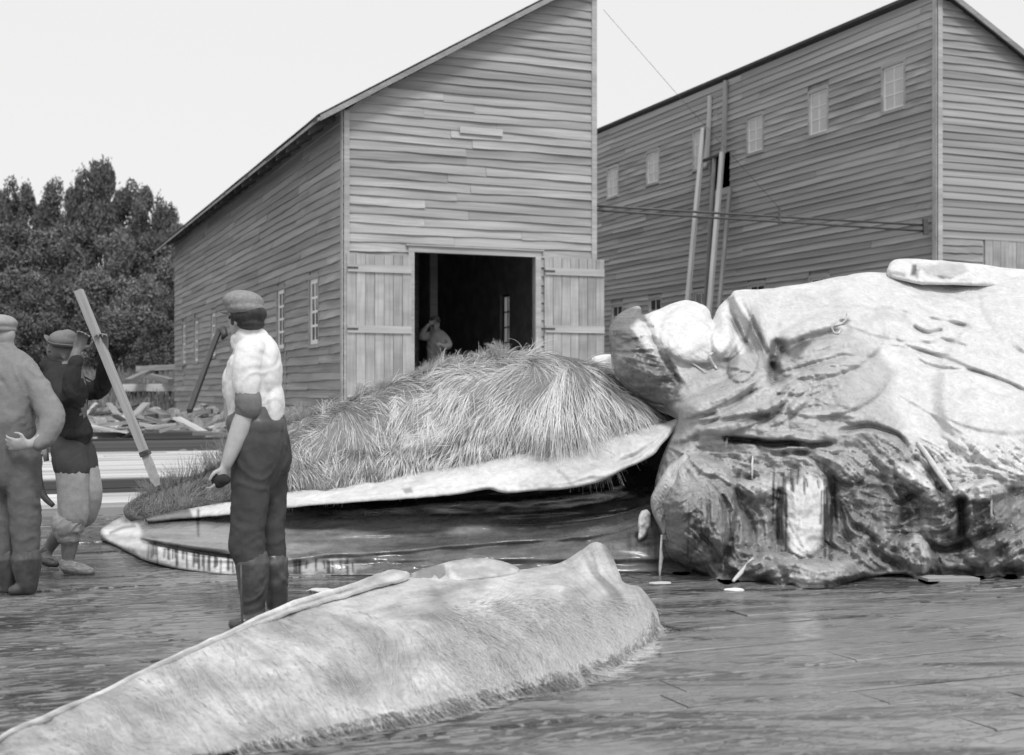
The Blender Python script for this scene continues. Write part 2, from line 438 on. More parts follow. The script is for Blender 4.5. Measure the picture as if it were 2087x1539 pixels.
def siding(parent, P0, d, L, z0, z1, holes, boards, mat, top=None, maxlen=4.2, flip=False):
    """top = (z at s=0, slope) of the roof line; boards are cut to it"""
    k = 0; z = z0
    Mx = wallframe(P0, d, 0)
    while z < z1:
        a0, a1, b0, b1 = 0.0, L, 0.0, L        # at the bottom of the course, at its top
        if top:
            zt, sl_ = top
            def lim(zz):
                s = (zz-zt)/sl_; return (max(0, s), L) if sl_ > 0 else (0, min(L, s))
            a0, a1 = lim(z); b0, b1 = lim(z+EXPO+0.02)
            if sl_ > 0: b0 = min(b0, L-0.05)
            if a1-a0 < 0.1 or b1-b0 < 0.02: break
        segs = [(a0, a1)]
        for (h0, h1, hz0, hz1) in holes:
            if hz0 < z+EXPO*0.8 and hz1 > z+EXPO*0.2:
                ns = []
                for (p, q) in segs:
                    if h1 <= p or h0 >= q: ns.append((p, q)); continue
                    if h0 > p+0.02: ns.append((p, h0))
                    if h1 < q-0.02: ns.append((h1, q))
                segs = ns
        for (p, q) in segs:
            cuts = [p]; x = p
            if q-p > maxlen*1.15:
                x = p+rnd(0.35, 1.0)*maxlen
                while x < q-0.5: cuts.append(x); x += rnd(0.75, 1.0)*maxlen
            cuts.append(q)
            for i in range(len(cuts)-1):
                c0, c1 = cuts[i]+0.002, cuts[i+1]-0.002
                sl0 = b0-a0 if (top and i == 0 and abs(p-a0) < 1e-6 and top[1] > 0) else 0
                sl1 = b1-a1 if (top and i == len(cuts)-2 and abs(q-a1) < 1e-6 and top[1] < 0) else 0
                if sl0 or sl1:
                    me = random.choice(unitb).copy(); me.materials.append(mat)
                    for vv in me.vertices:
                        fz = vv.co.z/0.19; x0 = c0+sl0*max(0, fz); x1 = c1+sl1*max(0, fz)
                        vv.co.x = (x0+(x1-x0)*vv.co.x-c0)/(c1-c0)
                    o = link('clapboard', me, None, parent)
                else:
                    o = link('clapboard', random.choice(boards), None, parent)
                rl = rnd(-0.004, 0.004) if q-p > 1 else 0
                o.matrix_basis = o.matrix_basis @ Matrix.Identity(4)
                mw = Mx @ Matrix.Translation((c0, rnd(-0.004, 0), z+rnd(-0.004, 0.004))) @ Matrix.Rotation(rl*0.5, 4, 'Y') @ Matrix.Diagonal((c1-c0, 1, 1, 1))
                o.matrix_basis = mw
        z += EXPO; k += 1
def wallbox(name, P0, d, L, z0, z1, th, holes, mat, parent, top=None):
    """backing wall behind the boards: cells around the holes"""
    ss = sorted({0.0, L, *[h[0] for h in holes], *[h[1] for h in holes]})
    zs = sorted({z0, z1, *[h[2] for h in holes], *[h[3] for h in holes]})
    Mx = wallframe(P0, d, 0); v = []; f = []
    def box(x0, x1, za, zb, zc, zd):
        n = len(v)
        for y in (0.012, th):
            for (x, z) in ((x0, za), (x1, zb), (x1, zd), (x0, zc)): v.append(tuple(Mx @ Vector((x, y, z))))
        f.extend([(n, n+3, n+2, n+1)[::-1], (n+4, n+7, n+6, n+5), (n, n+1, n+5, n+4), (n+1, n+2, n+6, n+5), (n+2, n+3, n+7, n+6), (n+3, n, n+4, n+7)])
    for i in range(len(ss)-1):
        for j in range(len(zs)-1):
            x0, x1, za, zb = ss[i], ss[i+1], zs[j], zs[j+1]
            if any(h[0]-1e-6 <= x0 and x1 <= h[1]+1e-6 and h[2]-1e-6 <= za and zb <= h[3]+1e-6 for h in holes): continue
            box(x0, x1, za, za, zb, zb)
    if top: box(0, L, z1, z1, max(z1+0.001, top[0]), max(z1+0.001, top[0]+top[1]*L))
    return link(name, mesh_from(name, v, f), mat, parent)
def boxmesh(name, x0, x1, y0, y1, z0, z1):
    v = [(x, y, z) for x in (x0, x1) for y in (y0, y1) for z in (z0, z1)]
    f = [(0, 1, 3, 2), (4, 6, 7, 5), (0, 4, 5, 1), (2, 3, 7, 6), (0, 2, 6, 4), (1, 5, 7, 3)]
    return mesh_from(name, v, f)
def boxes(name, lst):
    v = []; f = []
    for (x0, x1, y0, y1, z0, z1) in lst:
        n = len(v)
        v += [(x, y, z) for x in (x0, x1) for y in (y0, y1) for z in (z0, z1)]
        f += [tuple(n+i for i in q) for q in ((0, 1, 3, 2), (4, 6, 7, 5), (0, 4, 5, 1), (2, 3, 7, 6), (0, 2, 6, 4), (1, 5, 7, 3))]
    return mesh_from(name, v, f)
def inwall(name, Mx, me, mat, parent):
    o = link(name, me, mat, parent); o.matrix_basis = Mx; return o
def glassmat(name, refl, tr, base, rough=0.08):
    m, t, b = newmat(name)
    b.inputs['Base Color'].default_value = (base,)*3+(1,); b.inputs['Roughness'].default_value = rough
    b.inputs['Specular IOR Level'].default_value = refl
    if tr:
        tl = N(t, 'ShaderNodeBsdfTranslucent'); tl.inputs[0].default_value = (0.8,)*3+(1,)
        mx_ = N(t, 'ShaderNodeMixShader'); mx_.inputs[0].default_value = tr
        t.links.new(b.outputs[0], mx_.inputs[1]); t.links.new(tl.outputs[0], mx_.inputs[2])
        t.links.new(mx_.outputs[0], [n for n in t.nodes if n.type == 'OUTPUT_MATERIAL'][0].inputs[0])
    return m
M['glass_dark'] = glassmat('dark_window_glass', 0.5, 0.0, 0.05)
M['glass_pale'] = glassmat('sky_pale_glass', 0.5, 0.0, 0.5, 0.3)  # pale base colour holds the sky reflection of the upper panes
M['glass_dusty'] = glassmat('dusty_glass', 0.4, 0.85, 0.5, 0.3)
def window(parent, P0, d, s0, s1, z0, z1, nx, nz, glass, bar, barw=0.045, casing=None):
    Mx = wallframe(P0, d, 0)
    w = 0.07
    c = casing or M['trim']
    fr = boxes('window', [(s0-w, s0, -0.035, 0.06, z0-w, z1+w), (s1, s1+w, -0.035, 0.06, z0-w, z1+w),
                          (s0, s1, -0.037, 0.06, z1, z1+w+0.02), (s0-0.03, s1+0.03, -0.06, 0.06, z0-w, z0)])
    wn = inwall('window', Mx, fr, c, parent)
    bars = [(s0, s0+barw, 0.0, 0.035, z0, z1), (s1-barw, s1, 0.0, 0.035, z0, z1), (s0+barw, s1-barw, 0.0, 0.035, z0, z0+barw), (s0+barw, s1-barw, 0.0, 0.035, z1-barw, z1)]
    pwid = (s1-s0-2*barw); phei = (z1-z0-2*barw); b2 = barw*0.55
    for i in range(1, nx):
        x = s0+barw+pwid*i/nx; bars.append((x-b2/2, x+b2/2, 0.003, 0.03, z0+barw, z1-barw))
    for j in range(1, nz):
        z = z0+barw+phei*j/nz; bars.append((s0+barw, s1-barw, 0.006, 0.027, z-b2/2, z+b2/2))
    inwall('sash', Mx, boxes('sash', bars), bar, wn)
    for i in range(nx):
        for j in range(nz):
            pm = boxmesh('pane', s0+barw+pwid*i/nx, s0+barw+pwid*(i+1)/nx, 0.014, 0.018, z0+barw+phei*j/nz, z0+barw+phei*(j+1)/nz)
            inwall('pane', Mx, pm, glass, wn)
# --- near shed (the one with the open doors)
D0 = 23.0
P1 = ((703-CX)/F*D0, D0)
A_, B_ = (AX, AY), (BX, BY)
Ls = hit(P1, A_, 357); Wf = hit(P1, B_, 1210)
ZB, ZE = 0.95, 6.22; R1 = 0.587
shed = empty('wooden_shed', (P1[0], P1[1], 0.3), 'weathered clapboard shed with its wide double doors standing open', 'shed')
# openings
s0, s1 = hit(P1, B_, 843), hit(P1, B_, 1090)
dz1 = zat(P1, B_, s0, 514)
door_hole = (s0, s1, ZB, dz1)
bs = boardset(M['siding']); bsd = boardset(M['siding_dark'])
holesF = [(s0-0.09, s1+0.09, ZB-0.3, dz1+0.10)]
siding(shed, P1, B_, Wf, ZB, 20, holesF, bs, M['siding'], top=None if False else (ZE, R1) if False else None) if False else None
# lower rectangle, then the part under the sloping roof
rows = int((ZE-0.05-ZB)/EXPO)
siding(shed, P1, B_, Wf, ZB, ZB+rows*EXPO-0.01, holesF, bs, M['siding'], maxlen=3.6)
siding(shed, P1, B_, Wf, ZB+rows*EXPO, 20, [], bs, M['siding'], top=(ZE+0.02, R1), maxlen=3.6)
# long side wall: the frame runs from the far end to the near corner, so that "outward" is to the left
Pfar = (P1[0]+AX*Ls, P1[1]+AY*Ls); NA = (-AX, -AY)
winpx = [(373, 381, 661, 741), (396, 408, 653, 737), (431, 443, 638, 726), (566, 583, 590, 711), (632, 652, 568, 702)]
wins = []
for (ua, ub, va, vb) in winpx:
    ta, tb = hit(P1, A_, ub), hit(P1, A_, ua); tm = (ta+tb)/2
    z1_, z0_ = zat(P1, A_, tm, va), zat(P1, A_, tm, vb)
    wdt = 0.70
    wins.append((Ls-tm-wdt/2, Ls-tm+wdt/2, z0_, z1_))
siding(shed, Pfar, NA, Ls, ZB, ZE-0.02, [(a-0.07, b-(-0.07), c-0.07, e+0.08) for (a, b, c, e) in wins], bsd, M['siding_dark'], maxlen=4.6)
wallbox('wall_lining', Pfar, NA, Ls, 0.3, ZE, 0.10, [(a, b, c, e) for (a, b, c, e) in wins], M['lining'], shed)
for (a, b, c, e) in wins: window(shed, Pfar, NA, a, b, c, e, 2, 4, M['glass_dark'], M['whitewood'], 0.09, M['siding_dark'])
wallbox('wall_lining', P1, B_, Wf, 0.3, ZE, 0.10, [(s0, s1, ZB-0.02, dz1)], M['lining'], shed, top=(ZE, R1))
# right and back walls
PR = (P1[0]+BX*Wf, P1[1]+BY*Wf)
tw0, tw1 = hit(PR, A_, 1046.5), hit(PR, A_, 1028)
zr1, zr0 = zat(PR, A_, (tw0+tw1)/2, 600), zat(PR, A_, (tw0+tw1)/2, 700)
zr0 = 1.6
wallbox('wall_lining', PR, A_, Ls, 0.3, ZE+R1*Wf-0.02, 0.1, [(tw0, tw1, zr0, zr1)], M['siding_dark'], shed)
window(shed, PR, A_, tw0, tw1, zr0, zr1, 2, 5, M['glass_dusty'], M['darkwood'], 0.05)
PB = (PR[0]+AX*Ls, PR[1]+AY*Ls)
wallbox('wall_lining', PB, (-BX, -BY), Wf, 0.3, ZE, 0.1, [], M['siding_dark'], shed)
Mfr = wallframe(P1, B_, 0)
inwall('shed_floor', Mfr, boxmesh('shed_floor', 0.1, Wf-0.1, 0.11, Ls-0.1, ZB-0.16, ZB-0.02), M['darkwood'], shed)
# corner boards
inwall('corner_board', Mfr, boxes('corner_board', [(-0.03, 0.07, -0.056, -0.038, ZB-0.02, ZE-0.02), (-0.062, -0.042, -0.03, 0.09, ZB-0.02, ZE-0.02)]), M['trim'], shed)
inwall('corner_board', Mfr, boxmesh('corner_board', Wf-0.06, Wf+0.045, -0.052, 0.10, ZB-0.02, ZE+R1*Wf-0.06), M['trim'], shed)
# foundation skirt: upright boards under the side wall
Msd = wallframe(Pfar, NA, 0)
x = 0.05
while x < Ls-0.2:
    w_ = rnd(0.16, 0.34)
    if random.random() < 0.86:
        inwall('skirt_board', Msd, boxmesh('skirt_board', x, x+w_-0.012, 0.03+rnd(0, .02), 0.055, 0.05, ZB-0.005), random.choice([M['batten'], M['midwood'], M['palewood'], M['midwood']]), shed)
    x += w_+(0.02 if random.random() < 0.7 else 0.1)
# roof: boards running with the long wall, overhanging eave
def roof_part(name, s0_, s1_, t0, t1, th, mat, z0s, slope, P0, zoff=0.0, n=1, parent=None, jag=0.0):
    v = []; f = []; k = 24
    for i in range(k+1):
        t = t0+(t1-t0)*i/k; j = rnd(0, jag)
        for (s, zz) in ((s0_-j, 0), (s1_, 0), (s1_, th), (s0_-j, th)):
            p = Vector((P0[0]+BX*s+AX*t, P0[1]+BY*s+AY*t, z0s+slope*s+zz+zoff)); v.append(p)
    for i in range(k):
        for q in range(4):
            a = i*4+q; b_ = i*4+(q+1) % 4; f.append((a, b_, b_+4, a+4))
    f.append((0, 3, 2, 1)); f.append((k*4, k*4+1, k*4+2, k*4+3))
    return link(name, mesh_from(name, v, f), mat, parent)
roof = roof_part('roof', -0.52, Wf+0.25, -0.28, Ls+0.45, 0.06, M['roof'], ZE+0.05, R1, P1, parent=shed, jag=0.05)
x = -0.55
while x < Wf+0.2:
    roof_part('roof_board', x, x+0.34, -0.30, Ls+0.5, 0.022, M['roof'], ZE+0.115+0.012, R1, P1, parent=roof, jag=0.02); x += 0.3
roof_part('rake_board', -0.52, Wf+0.25, -0.31, -0.285, 0.10, M['siding_dark'], ZE+0.01, R1, P1, parent=roof)
roof_part('eave_board', -0.56, -0.52, -0.3, Ls+0.9, 0.05, M['midwood'], ZE+0.03, R1, P1, parent=roof)
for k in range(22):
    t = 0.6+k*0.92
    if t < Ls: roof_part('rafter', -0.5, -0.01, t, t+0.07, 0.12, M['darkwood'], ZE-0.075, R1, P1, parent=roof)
# door frame and leaves
fw = 0.11
fm = boxes('door_frame', [(s0-fw, s0, -0.05, 0.11, ZB, dz1), (s1, s1+fw, -0.05, 0.11, ZB, dz1), (s0-fw, s1+fw, -0.052, 0.11, dz1, dz1+0.11), (s0-fw-0.05, s1+fw+0.05, -0.085, -0.03, dz1+0.11, dz1+0.135), (s0-fw, s1+fw, -0.07, 0.11, ZB-0.1, ZB)])
dfr = inwall('door_frame', Mfr, fm, M['trim'], shed)
def leaf(xa, xb, tilt, zt_l, parent):
    lf = empty('door_leaf', (Mfr @ Vector((xa, -0.07, ZB)))); setparent(lf, parent); lf.matrix_basis = Matrix.Translation(Mfr @ Vector((xa, -0.07, ZB)))
    n = 7; w_ = (xb-xa)/n
    Ml = Mfr @ Matrix.Translation((xa, -0.075, 0)) @ Matrix.Rotation(tilt, 4, 'Z')
    for i in range(n):
        zt = zt_l+rnd(-0.02, 0.02)
        inwall('door_board', Ml, boxmesh('door_board', i*w_+0.004, (i+1)*w_-0.004, -0.012+rnd(-.003, .003), 0.012, ZB+0.04, zt), M['doorwood'], lf)
    for (zz, h) in ((zt_l-0.32, 0.13), (zt_l-1.40, 0.13), (ZB+0.1, 0.13)):
        inwall('door_batten', Ml, boxmesh('door_batten', 0.01, (xb-xa)-0.01, -0.042, -0.016, zz, zz+h), M['batten'], lf)
        inwall('strap_hinge', Ml, boxmesh('strap_hinge', -0.02 if tilt < 0 else 0, 0.2, -0.05, -0.043, zz+0.05, zz+0.085), M['iron'], lf)
la0, la1 = hit(P1, B_, 704), hit(P1, B_, 836)
lb0, lb1 = hit(P1, B_, 1106), hit(P1, B_, 1226)
zl = zat(P1, B_, la0, 517); zl2 = zat(P1, B_, lb0, 526)
leaf(la0, la1, 0.0, zl, shed); leaf(lb0, lb1, -0.03, zl2, shed)
# posts inside
for (u_, tt_) in ((990, 3.2), (905, 6.0), (1015, 5.2)):
    k_ = hit(P1, B_, u_)
    inwall('post', Mfr, boxmesh('post', k_, k_+0.16, tt_, tt_+0.16, ZB, ZE+R1*(k_)), M['midwood'], shed)
# small trims on the side wall
inwall('drain_board', Msd, boxmesh('drain_board', wins[3][1]+0.1, wins[3][1]+0.2, -0.04, -0.025, wins[3][2]-1.0, wins[3][2]-0.08), M['midwood'], shed)
# one board in the front that sits proud and pale
pb0, pb1 = hit(P1, B_, 935), hit(P1, B_, 1022); zb = zat(P1, B_, pb0, 272)
inwall('loose_board', Mfr, boxmesh('loose_board', pb0, pb1, -0.07, -0.045, zb, zb+0.12), M['batten'], shed)
# --- far shed
D2 = 28.0
Q0 = ((1911-CX)/F*D2, D2)
T2 = hit(Q0, A_, 1215)+5.5; ZT2 = zat(Q0, A_, 0, -16); ZB2 = 0.8
shed2 = empty('tall_wooden_shed', (Q0[0], Q0[1], 0.3), 'tall windowed clapboard shed standing behind the carcass', 'shed')
Q1 = (Q0[0]+AX*T2, Q0[1]+AY*T2)
wp = [(1238, 1262, 340, 403), (1316, 1348, 307, 376), (1412, 1446, 262, 345), (1522, 1559, 235, 313), (1648, 1691, 183, 275), (1799, 1846, 130, 226)]
wl = [(1243, 1275, 622, 690), (1322, 1351, 608, 680), (1415, 1445, 595, 680), (1528, 1560, 580, 670), (1652, 1690, 566, 670)]
w2 = []
for lst, nz in ((wp, 3), (wl, 3)):
    for (ua, ub, va, vb) in lst:
        ta, tb = hit(Q0, A_, ub), hit(Q0, A_, ua); tm = (ta+tb)/2; tm_l = hit(Q0, A_, ua)
        za = zat(Q0, A_, tm, va+ (0 if lst is wl else 3)); zb_ = zat(Q0, A_, tm, vb-(0 if lst is wl else 3))
        if lst is wl: zb_ = za-1.05
        w2.append((T2-tm-0.36, T2-tm+0.36, zb_, za, lst is wl))
# hatch beside the chute
hh0, hh1 = hit(Q0, A_, 1489), hit(Q0, A_, 1449); hz1 = zat(Q0, A_, hh0, 306); hz0 = zat(Q0, A_, hh0, 380)
hatch = (T2-hh1, T2-hh0, hz0, hz1)
holes2 = [(a-0.07, b+0.07, c-0.07, e+0.08) for (a, b, c, e, _) in w2]+[hatch]
bs2 = boardset(M['siding_dark']); bs2b = boardset(M['siding'])
siding(shed2, Q1, NA, T2, ZB2, ZT2-0.05, holes2, bs2b, M['siding'], maxlen=9.5)
wallbox('wall_lining', Q1, NA, T2, 0.2, ZT2, 0.1, [w[:4] for w in w2]+[hatch], M['lining'], shed2)
for (a, b, c, e, low) in w2: window(shed2, Q1, NA, a, b, c, e, 2, 3, M['glass_dark' if low else 'glass_pale'], M['whitewood'], 0.05, M['trim'])
W2 = 9.0; R2 = -0.525
rows = 60
sd0 = hit(Q0, B_, 2006); dzt = zat(Q0, B_, sd0, 487)
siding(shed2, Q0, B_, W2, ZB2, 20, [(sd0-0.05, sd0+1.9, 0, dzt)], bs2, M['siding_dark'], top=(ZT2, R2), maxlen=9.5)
zlo = ZT2+R2*W2
wallbox('wall_lining', Q0, B_, W2, 0.2, zlo-0.05, 0.1, [], M['lining'], shed2, top=(ZT2-0.03, R2))
Q3 = (Q0[0]+BX*W2, Q0[1]+BY*W2)
wallbox('wall_lining', Q3, A_, T2, 0.2, zlo, 0.1, [], M['siding_dark'], shed2)
wallbox('wall_lining', (Q3[0]+AX*T2, Q3[1]+AY*T2), (-BX, -BY), W2, 0.2, zlo, 0.1, [], M['siding_dark'], shed2, top=(zlo, -R2))
Mq = wallframe(Q0, B_, 0); Mq1 = wallframe(Q1, NA, 0)
inwall('corner_board', Mq, boxes('corner_board', [(-0.03, 0.09, -0.056, -0.038, ZB2, ZT2-0.08), (-0.062, -0.042, -0.03, 0.1, ZB2, ZT2-0.05)]), M['trim'], shed2)
rf2 = roof_part('roof', -0.10, W2+0.4, -0.2, T2+0.3, 0.07, M['roof'], ZT2+0.03, R2, Q0, parent=shed2, jag=0.0)
roof_part('rake_board', -0.10, W2+0.4, -0.24, -0.205, 0.12, M['siding_dark'], ZT2-0.06, R2, Q0, parent=rf2)
for k in range(8):
    inwall('door_board', Mq, boxmesh('door_board', sd0+k*0.22, sd0+k*0.22+0.212, -0.03+rnd(-.004, .004), 0.01, ZB2, dzt), M['doorwood'], shed2)
# timber chute against the wall
chute = empty('timber_chute', (at(1430, 700, 32).x, at(1430, 700, 32).y, 0.3), 'tall narrow timber chute leaning up to a hatch in the tall shed wall', 'chute')
def stick(name, Pa, Pb, w, h, mat, parent=None, n=4, jit=0.003):
    d = (Pb-Pa); L = d.length; me = beam_mesh(name, w, h, n, jit)
    for vv in me.vertices: vv.co.z -= h/2; vv.co.x *= L
    me.materials.append(mat)
    o = link(name, me, None, parent)
    q = d.to_track_quat('X', 'Z'); o.matrix_basis = Matrix.Translation((Pa+Pb)/2) @ q.to_matrix().to_4x4()
    return o
def onw(u, v, off):           # a point 'off' metres in front of the far shed's long wall
    n = (-BX, -BY); P = (Q0[0]+n[0]*off, Q0[1]+n[1]*off); t = hit(P, A_, u)
    return Vector((P[0]+AX*t, P[1]+AY*t, zat(P, A_, t, v)))
def chuteboard(u0, v0, o0, u1, v1, o1, w, h, mat): return stick('chute_board', onw(u0, v0, o0), onw(u1, v1, o1), w, h, mat, chute)
chuteboard(1434, 262, 0.12, 1399, 640, 1.1, 0.10, 0.15, M['trim'])
chuteboard(1480, 165, 0.08, 1474, 312, 0.2, 0.06, 0.16, M['midwood'])
chuteboard(1472, 312, 0.25, 1443, 660, 1.2, 0.10, 0.17, M['trim'])
chuteboard(1488, 384, 0.12, 1463, 660, 0.9, 0.08, 0.13, M['midwood'])
chuteboard(1447, 195, 0.08, 1441, 330, 0.15, 0.05, 0.12, M['trim'])
chuteboard(1457, 318, 0.16, 1436, 660, 1.0, 0.10, 0.13, M['midwood'])
chuteboard(1474, 312, 0.22, 1424, 332, 0.22, 0.06, 0.07, M['darkwood'])
inwall('slot', Mq1, boxmesh('slot', T2-hit(Q0, A_, 1464), T2-hit(Q0, A_, 1458), -0.028, -0.01, zat(Q0, A_, hh0, 246), zat(Q0, A_, hh0, 203)), M['lining'], shed2)
# pipes between the two sheds
pipes = empty('pipe_run', at(1400, 430, 26), 'pair of thin dark pipes running between the two sheds on a bracket', 'pipes')
def tube_mesh(name, pts, rads, seg=8, close=True):
    v = []; f = []; n = len(pts)
    for i, p in enumerate(pts):
        T = (pts[min(i+1, n-1)]-pts[max(i-1, 0)]).normalized()
        S = T.cross(Vector((0, 0, 1))) if abs(T.z) < 0.95 else T.cross(Vector((1, 0, 0)))
        S.normalize(); Nn = S.cross(T)
        r = rads[i] if hasattr(rads, '__len__') else rads
        for k in range(seg):
            a = 2*math.pi*k/seg; v.append(p+S*(r*math.cos(a))+Nn*(r*math.sin(a)))
    for i in range(n-1):
        for k in range(seg):
            a = i*seg+k; b_ = i*seg+(k+1) % seg; f.append((a, b_, b_+seg, a+seg))
    if close: f.append(tuple(range(seg))[::-1]); f.append(tuple((n-1)*seg+k for k in range(seg)))
    return mesh_from(name, v, f, True)
PRw = Vector((PR[0]+0.05, PR[1]+0.4, 0))
for (va, vb, vm) in ((419, 459, 436), (428, 471, 446)):
    dA, dB = PR[1]+0.3, onw(1885, 460, 0.15).y
    pts = [at(1208, va, dA), at(1400, va+(vb-va)*.27+1, dA+(dB-dA)*.3), at(1588, vm+6, dA+(dB-dA)*.6), at(1884, vb, dB)]
    link('pipe', tube_mesh('pipe', pts, 0.024), M['iron'], pipes)
dM = PR[1]+0.3+(dB-PR[1]-0.3)*.6
stick('bracket', at(1588, 422, dM), at(1588, 460, dM), 0.04, 0.05, M['iron'], pipes)
stick('bracket', at(1885, 446, dB-0.05), at(1887, 478, dB-0.05), 0.1, 0.1, M['iron'], pipes)
w_ = link('wire', tube_mesh('wire', [at(1230, 20, 24), at(1400, 215, 25), at(1588, 424, dM)], 0.004, 5), M['iron'])
tag(w_, 'thin slanting wire holding the pipe run from above', 'wire')
# ------------------------------------------------------------------ trees on the hillside
def leafmat(name, lo, hi):
    m, t, b = newmat(name)
    n = noise(t, coords(t, 'Object', True), 0.9, 4)
    a = N(t, 'ShaderNodeAttribute'); a.attribute_name = 'leafrand'
    col = math_(t, 'MULTIPLY', mrange(t, n, 0.3, 0.7, lo, hi), mrange(t, a.outputs['Fac'], 0, 1, 0.8, 1.2))
    t.links.new(col, b.inputs['Base Color']); b.inputs['Roughness'].default_value = 0.9
    b.inputs['Specular IOR Level'].default_value = 0.05
    return m
M['leaf'] = leafmat('dark_foliage', 0.10, 0.18); M['leaf2'] = leafmat('mid_foliage', 0.15, 0.25)
def crown_mesh(seed, n=5200, lobes=15, kind=0):
    rs = np.random.RandomState(seed)
    # lobes inside a unit-ish crown: x,y in [-1,1], z in [0,2]
    L = []
    for k in range(lobes):
        z = rs.uniform(0.25, 1.8); rr = (0.75*math.sin(min(1, z/2.05)*math.pi*0.88+0.25))*rs.uniform(0.25, 1)
        a = rs.uniform(0, 6.28); L.append((rr*math.cos(a), rr*math.sin(a), z, rs.uniform(0.16, 0.40)*(1.0-0.25*z/2)))
    L = np.array(L); idx = rs.randint(0, lobes, n)
    d = rs.normal(size=(n, 3)); d /= np.linalg.norm(d, axis=1)[:, None]
    rad = rs.uniform(0.2, 1.12, n)**0.5*np.where(rs.rand(n) < .12, rs.uniform(1, 1.4, n), 1)
    c = L[idx, :3]+d*(L[idx, 3]*rad)[:, None]*np.array([1, 1, 1.35])
    s = rs.uniform(0.012, 0.030, n)
    e1 = rs.normal(size=(n, 3)); e1[:, 2] += 0.9; e1 /= np.linalg.norm(e1, axis=1)[:, None]
    e2 = np.cross(e1, rs.normal(size=(n, 3))); e2 /= np.linalg.norm(e2, axis=1)[:, None]
    e1 = e1*s[:, None]*1.9; e2 = e2*s[:, None]
    v = np.empty((n, 4, 3)); v[:, 0] = c-e1-e2*.4; v[:, 1] = c+e2; v[:, 2] = c+e1*1.1; v[:, 3] = c-e2
    me = bpy.data.meshes.new('crown'); me.vertices.add(n*4); me.vertices.foreach_set('co', v.ravel())
    me.loops.add(n*4); me.loops.foreach_set('vertex_index', np.arange(n*4)); me.polygons.add(n)
    me.polygons.foreach_set('loop_start', np.arange(n)*4); me.update()
    at_ = me.attributes.new('leafrand', 'FLOAT', 'POINT')
    lr = 0.55*_perm[(idx*37) % 4096]+0.45*rs.rand(n)
    at_.data.foreach_set('value', np.repeat(lr, 4)); me.validate(); return me
crowns = [crown_mesh(i, 12000, 20+i*2) for i in range(5)]
for i, me in enumerate(crowns): me.materials.append(M['leaf'])
crowns2 = [me.copy() for me in crowns]
for me in crowns2: me.materials.clear(); me.materials.append(M['leaf2'])
def trunk_mesh():
    pts = [Vector((0, 0, -0.3))]; x = y = 0
    for k in range(6): x += rnd(-.03, .03); y += rnd(-.03, .03); pts.append(Vector((x, y, 0.05+k*0.3)))
    return tube_mesh('trunk', pts, [0.055, 0.045, 0.04, 0.034, 0.027, 0.018, 0.008], 7)
trunks = [trunk_mesh() for _ in range(3)]
for me in trunks: me.materials.append(M['darkwood'])
kinds = ['tall dark', 'bushy dark', 'narrow dark', 'rounded']
# (u centre, v top, depth, half-width px, light?)
tl = [(0, 405, 82, 42, 0, 'fading tree at the left edge of the skyline'), (40, 385, 80, 34, 0, 'tall ragged tree left of the dip in the skyline'),
      (85, 425, 84, 30, 0, 'low tree in the dip of the hillside skyline'), (125, 380, 80, 34, 0, 'pointed dark tree just left of the tallest tree'),
      (182, 348, 78, 36, 0, 'tallest dark tree on the hillside skyline'), (214, 352, 80, 32, 0, 'second pointed top beside the tallest dark tree'),
      (258, 392, 78, 36, 0, 'rounded dark tree right of the tallest trees'), (300, 392, 76, 36, 0, 'broad dark tree two places left of the shed eave'),
      (340, 430, 76, 32, 0, 'dark tree whose crown meets the shed eave'), (375, 470, 74, 34, 0, 'lowest dark tree behind the shed eave'),
      (20, 470, 72, 50, 0, 'wide dark tree low at the left edge'), (95, 480, 72, 50, 1, 'paler bushy tree below the dip in the skyline'),
      (165, 470, 70, 48, 0, 'dark bushy tree in the middle of the hillside'), (235, 480, 70, 46, 1, 'paler tree below the rounded skyline trees'),
      (305, 490, 69, 44, 0, 'dark tree beside the far end of the shed'), (355, 540, 68, 36, 1, 'pale bush tree touching the far corner of the shed'),
      (50, 560, 64, 52, 1, 'broad pale bush behind the man in the felt hat'), (140, 565, 63, 50, 0, 'dark bush behind the raised pole'),
      (215, 555, 62, 48, 1, 'pale leafy bush right of the raised pole'), (290, 570, 62, 44, 1, 'pale leafy bush near the shed wall'),
      (-10, 570, 63, 50, 0, 'dark bush behind the man at the left edge'), (345, 600, 61, 34, 0, 'small dark bush by the shed corner'),
      (100, 640, 58, 40, 0, 'low dark bush behind the felt hat'), (30, 640, 58, 40, 0, 'low dark bush right of the pale cap'),
      (190, 640, 59, 40, 0, 'low dark bush right of the felt hat'), (250, 640, 59, 40, 0, 'low dark bush above the grass bank'), (320, 645, 58, 38, 0, 'low dark bush at the top of the grass bank'),
      (70, 520, 67, 50, 0, 'dark bush filling the gap below the skyline dip'), (130, 500, 68, 46, 0, 'dark rounded tree under the tallest trees'), (60, 600, 60, 44, 0, 'dark bush between the capped man and the felt hat'),
      (10, 520, 66, 50, 0, 'dense dark bush above the pale cap'), (270, 520, 66, 46, 0, 'dense dark bush in the middle of the slope'), (385, 500, 70, 34, 0, 'dark bush hidden mostly by the shed eave'),
      (-60, 440, 82, 50, 0, 'tree just outside the left edge of the view'), (-130, 480, 80, 55, 0, 'wide tree beyond the left edge of the view'), (-90, 570, 66, 56, 1, 'pale bush beyond the left edge of the view'),
      (-200, 470, 82, 55, 0, 'dark tree well beyond the left edge of the view'), (-180, 600, 64, 60, 0, 'dark bush well beyond the left edge of the view'), (-280, 500, 82, 60, 0, 'farthest left tree of the hillside'), (-280, 610, 64, 60, 1, 'farthest left pale bush of the hillside')]
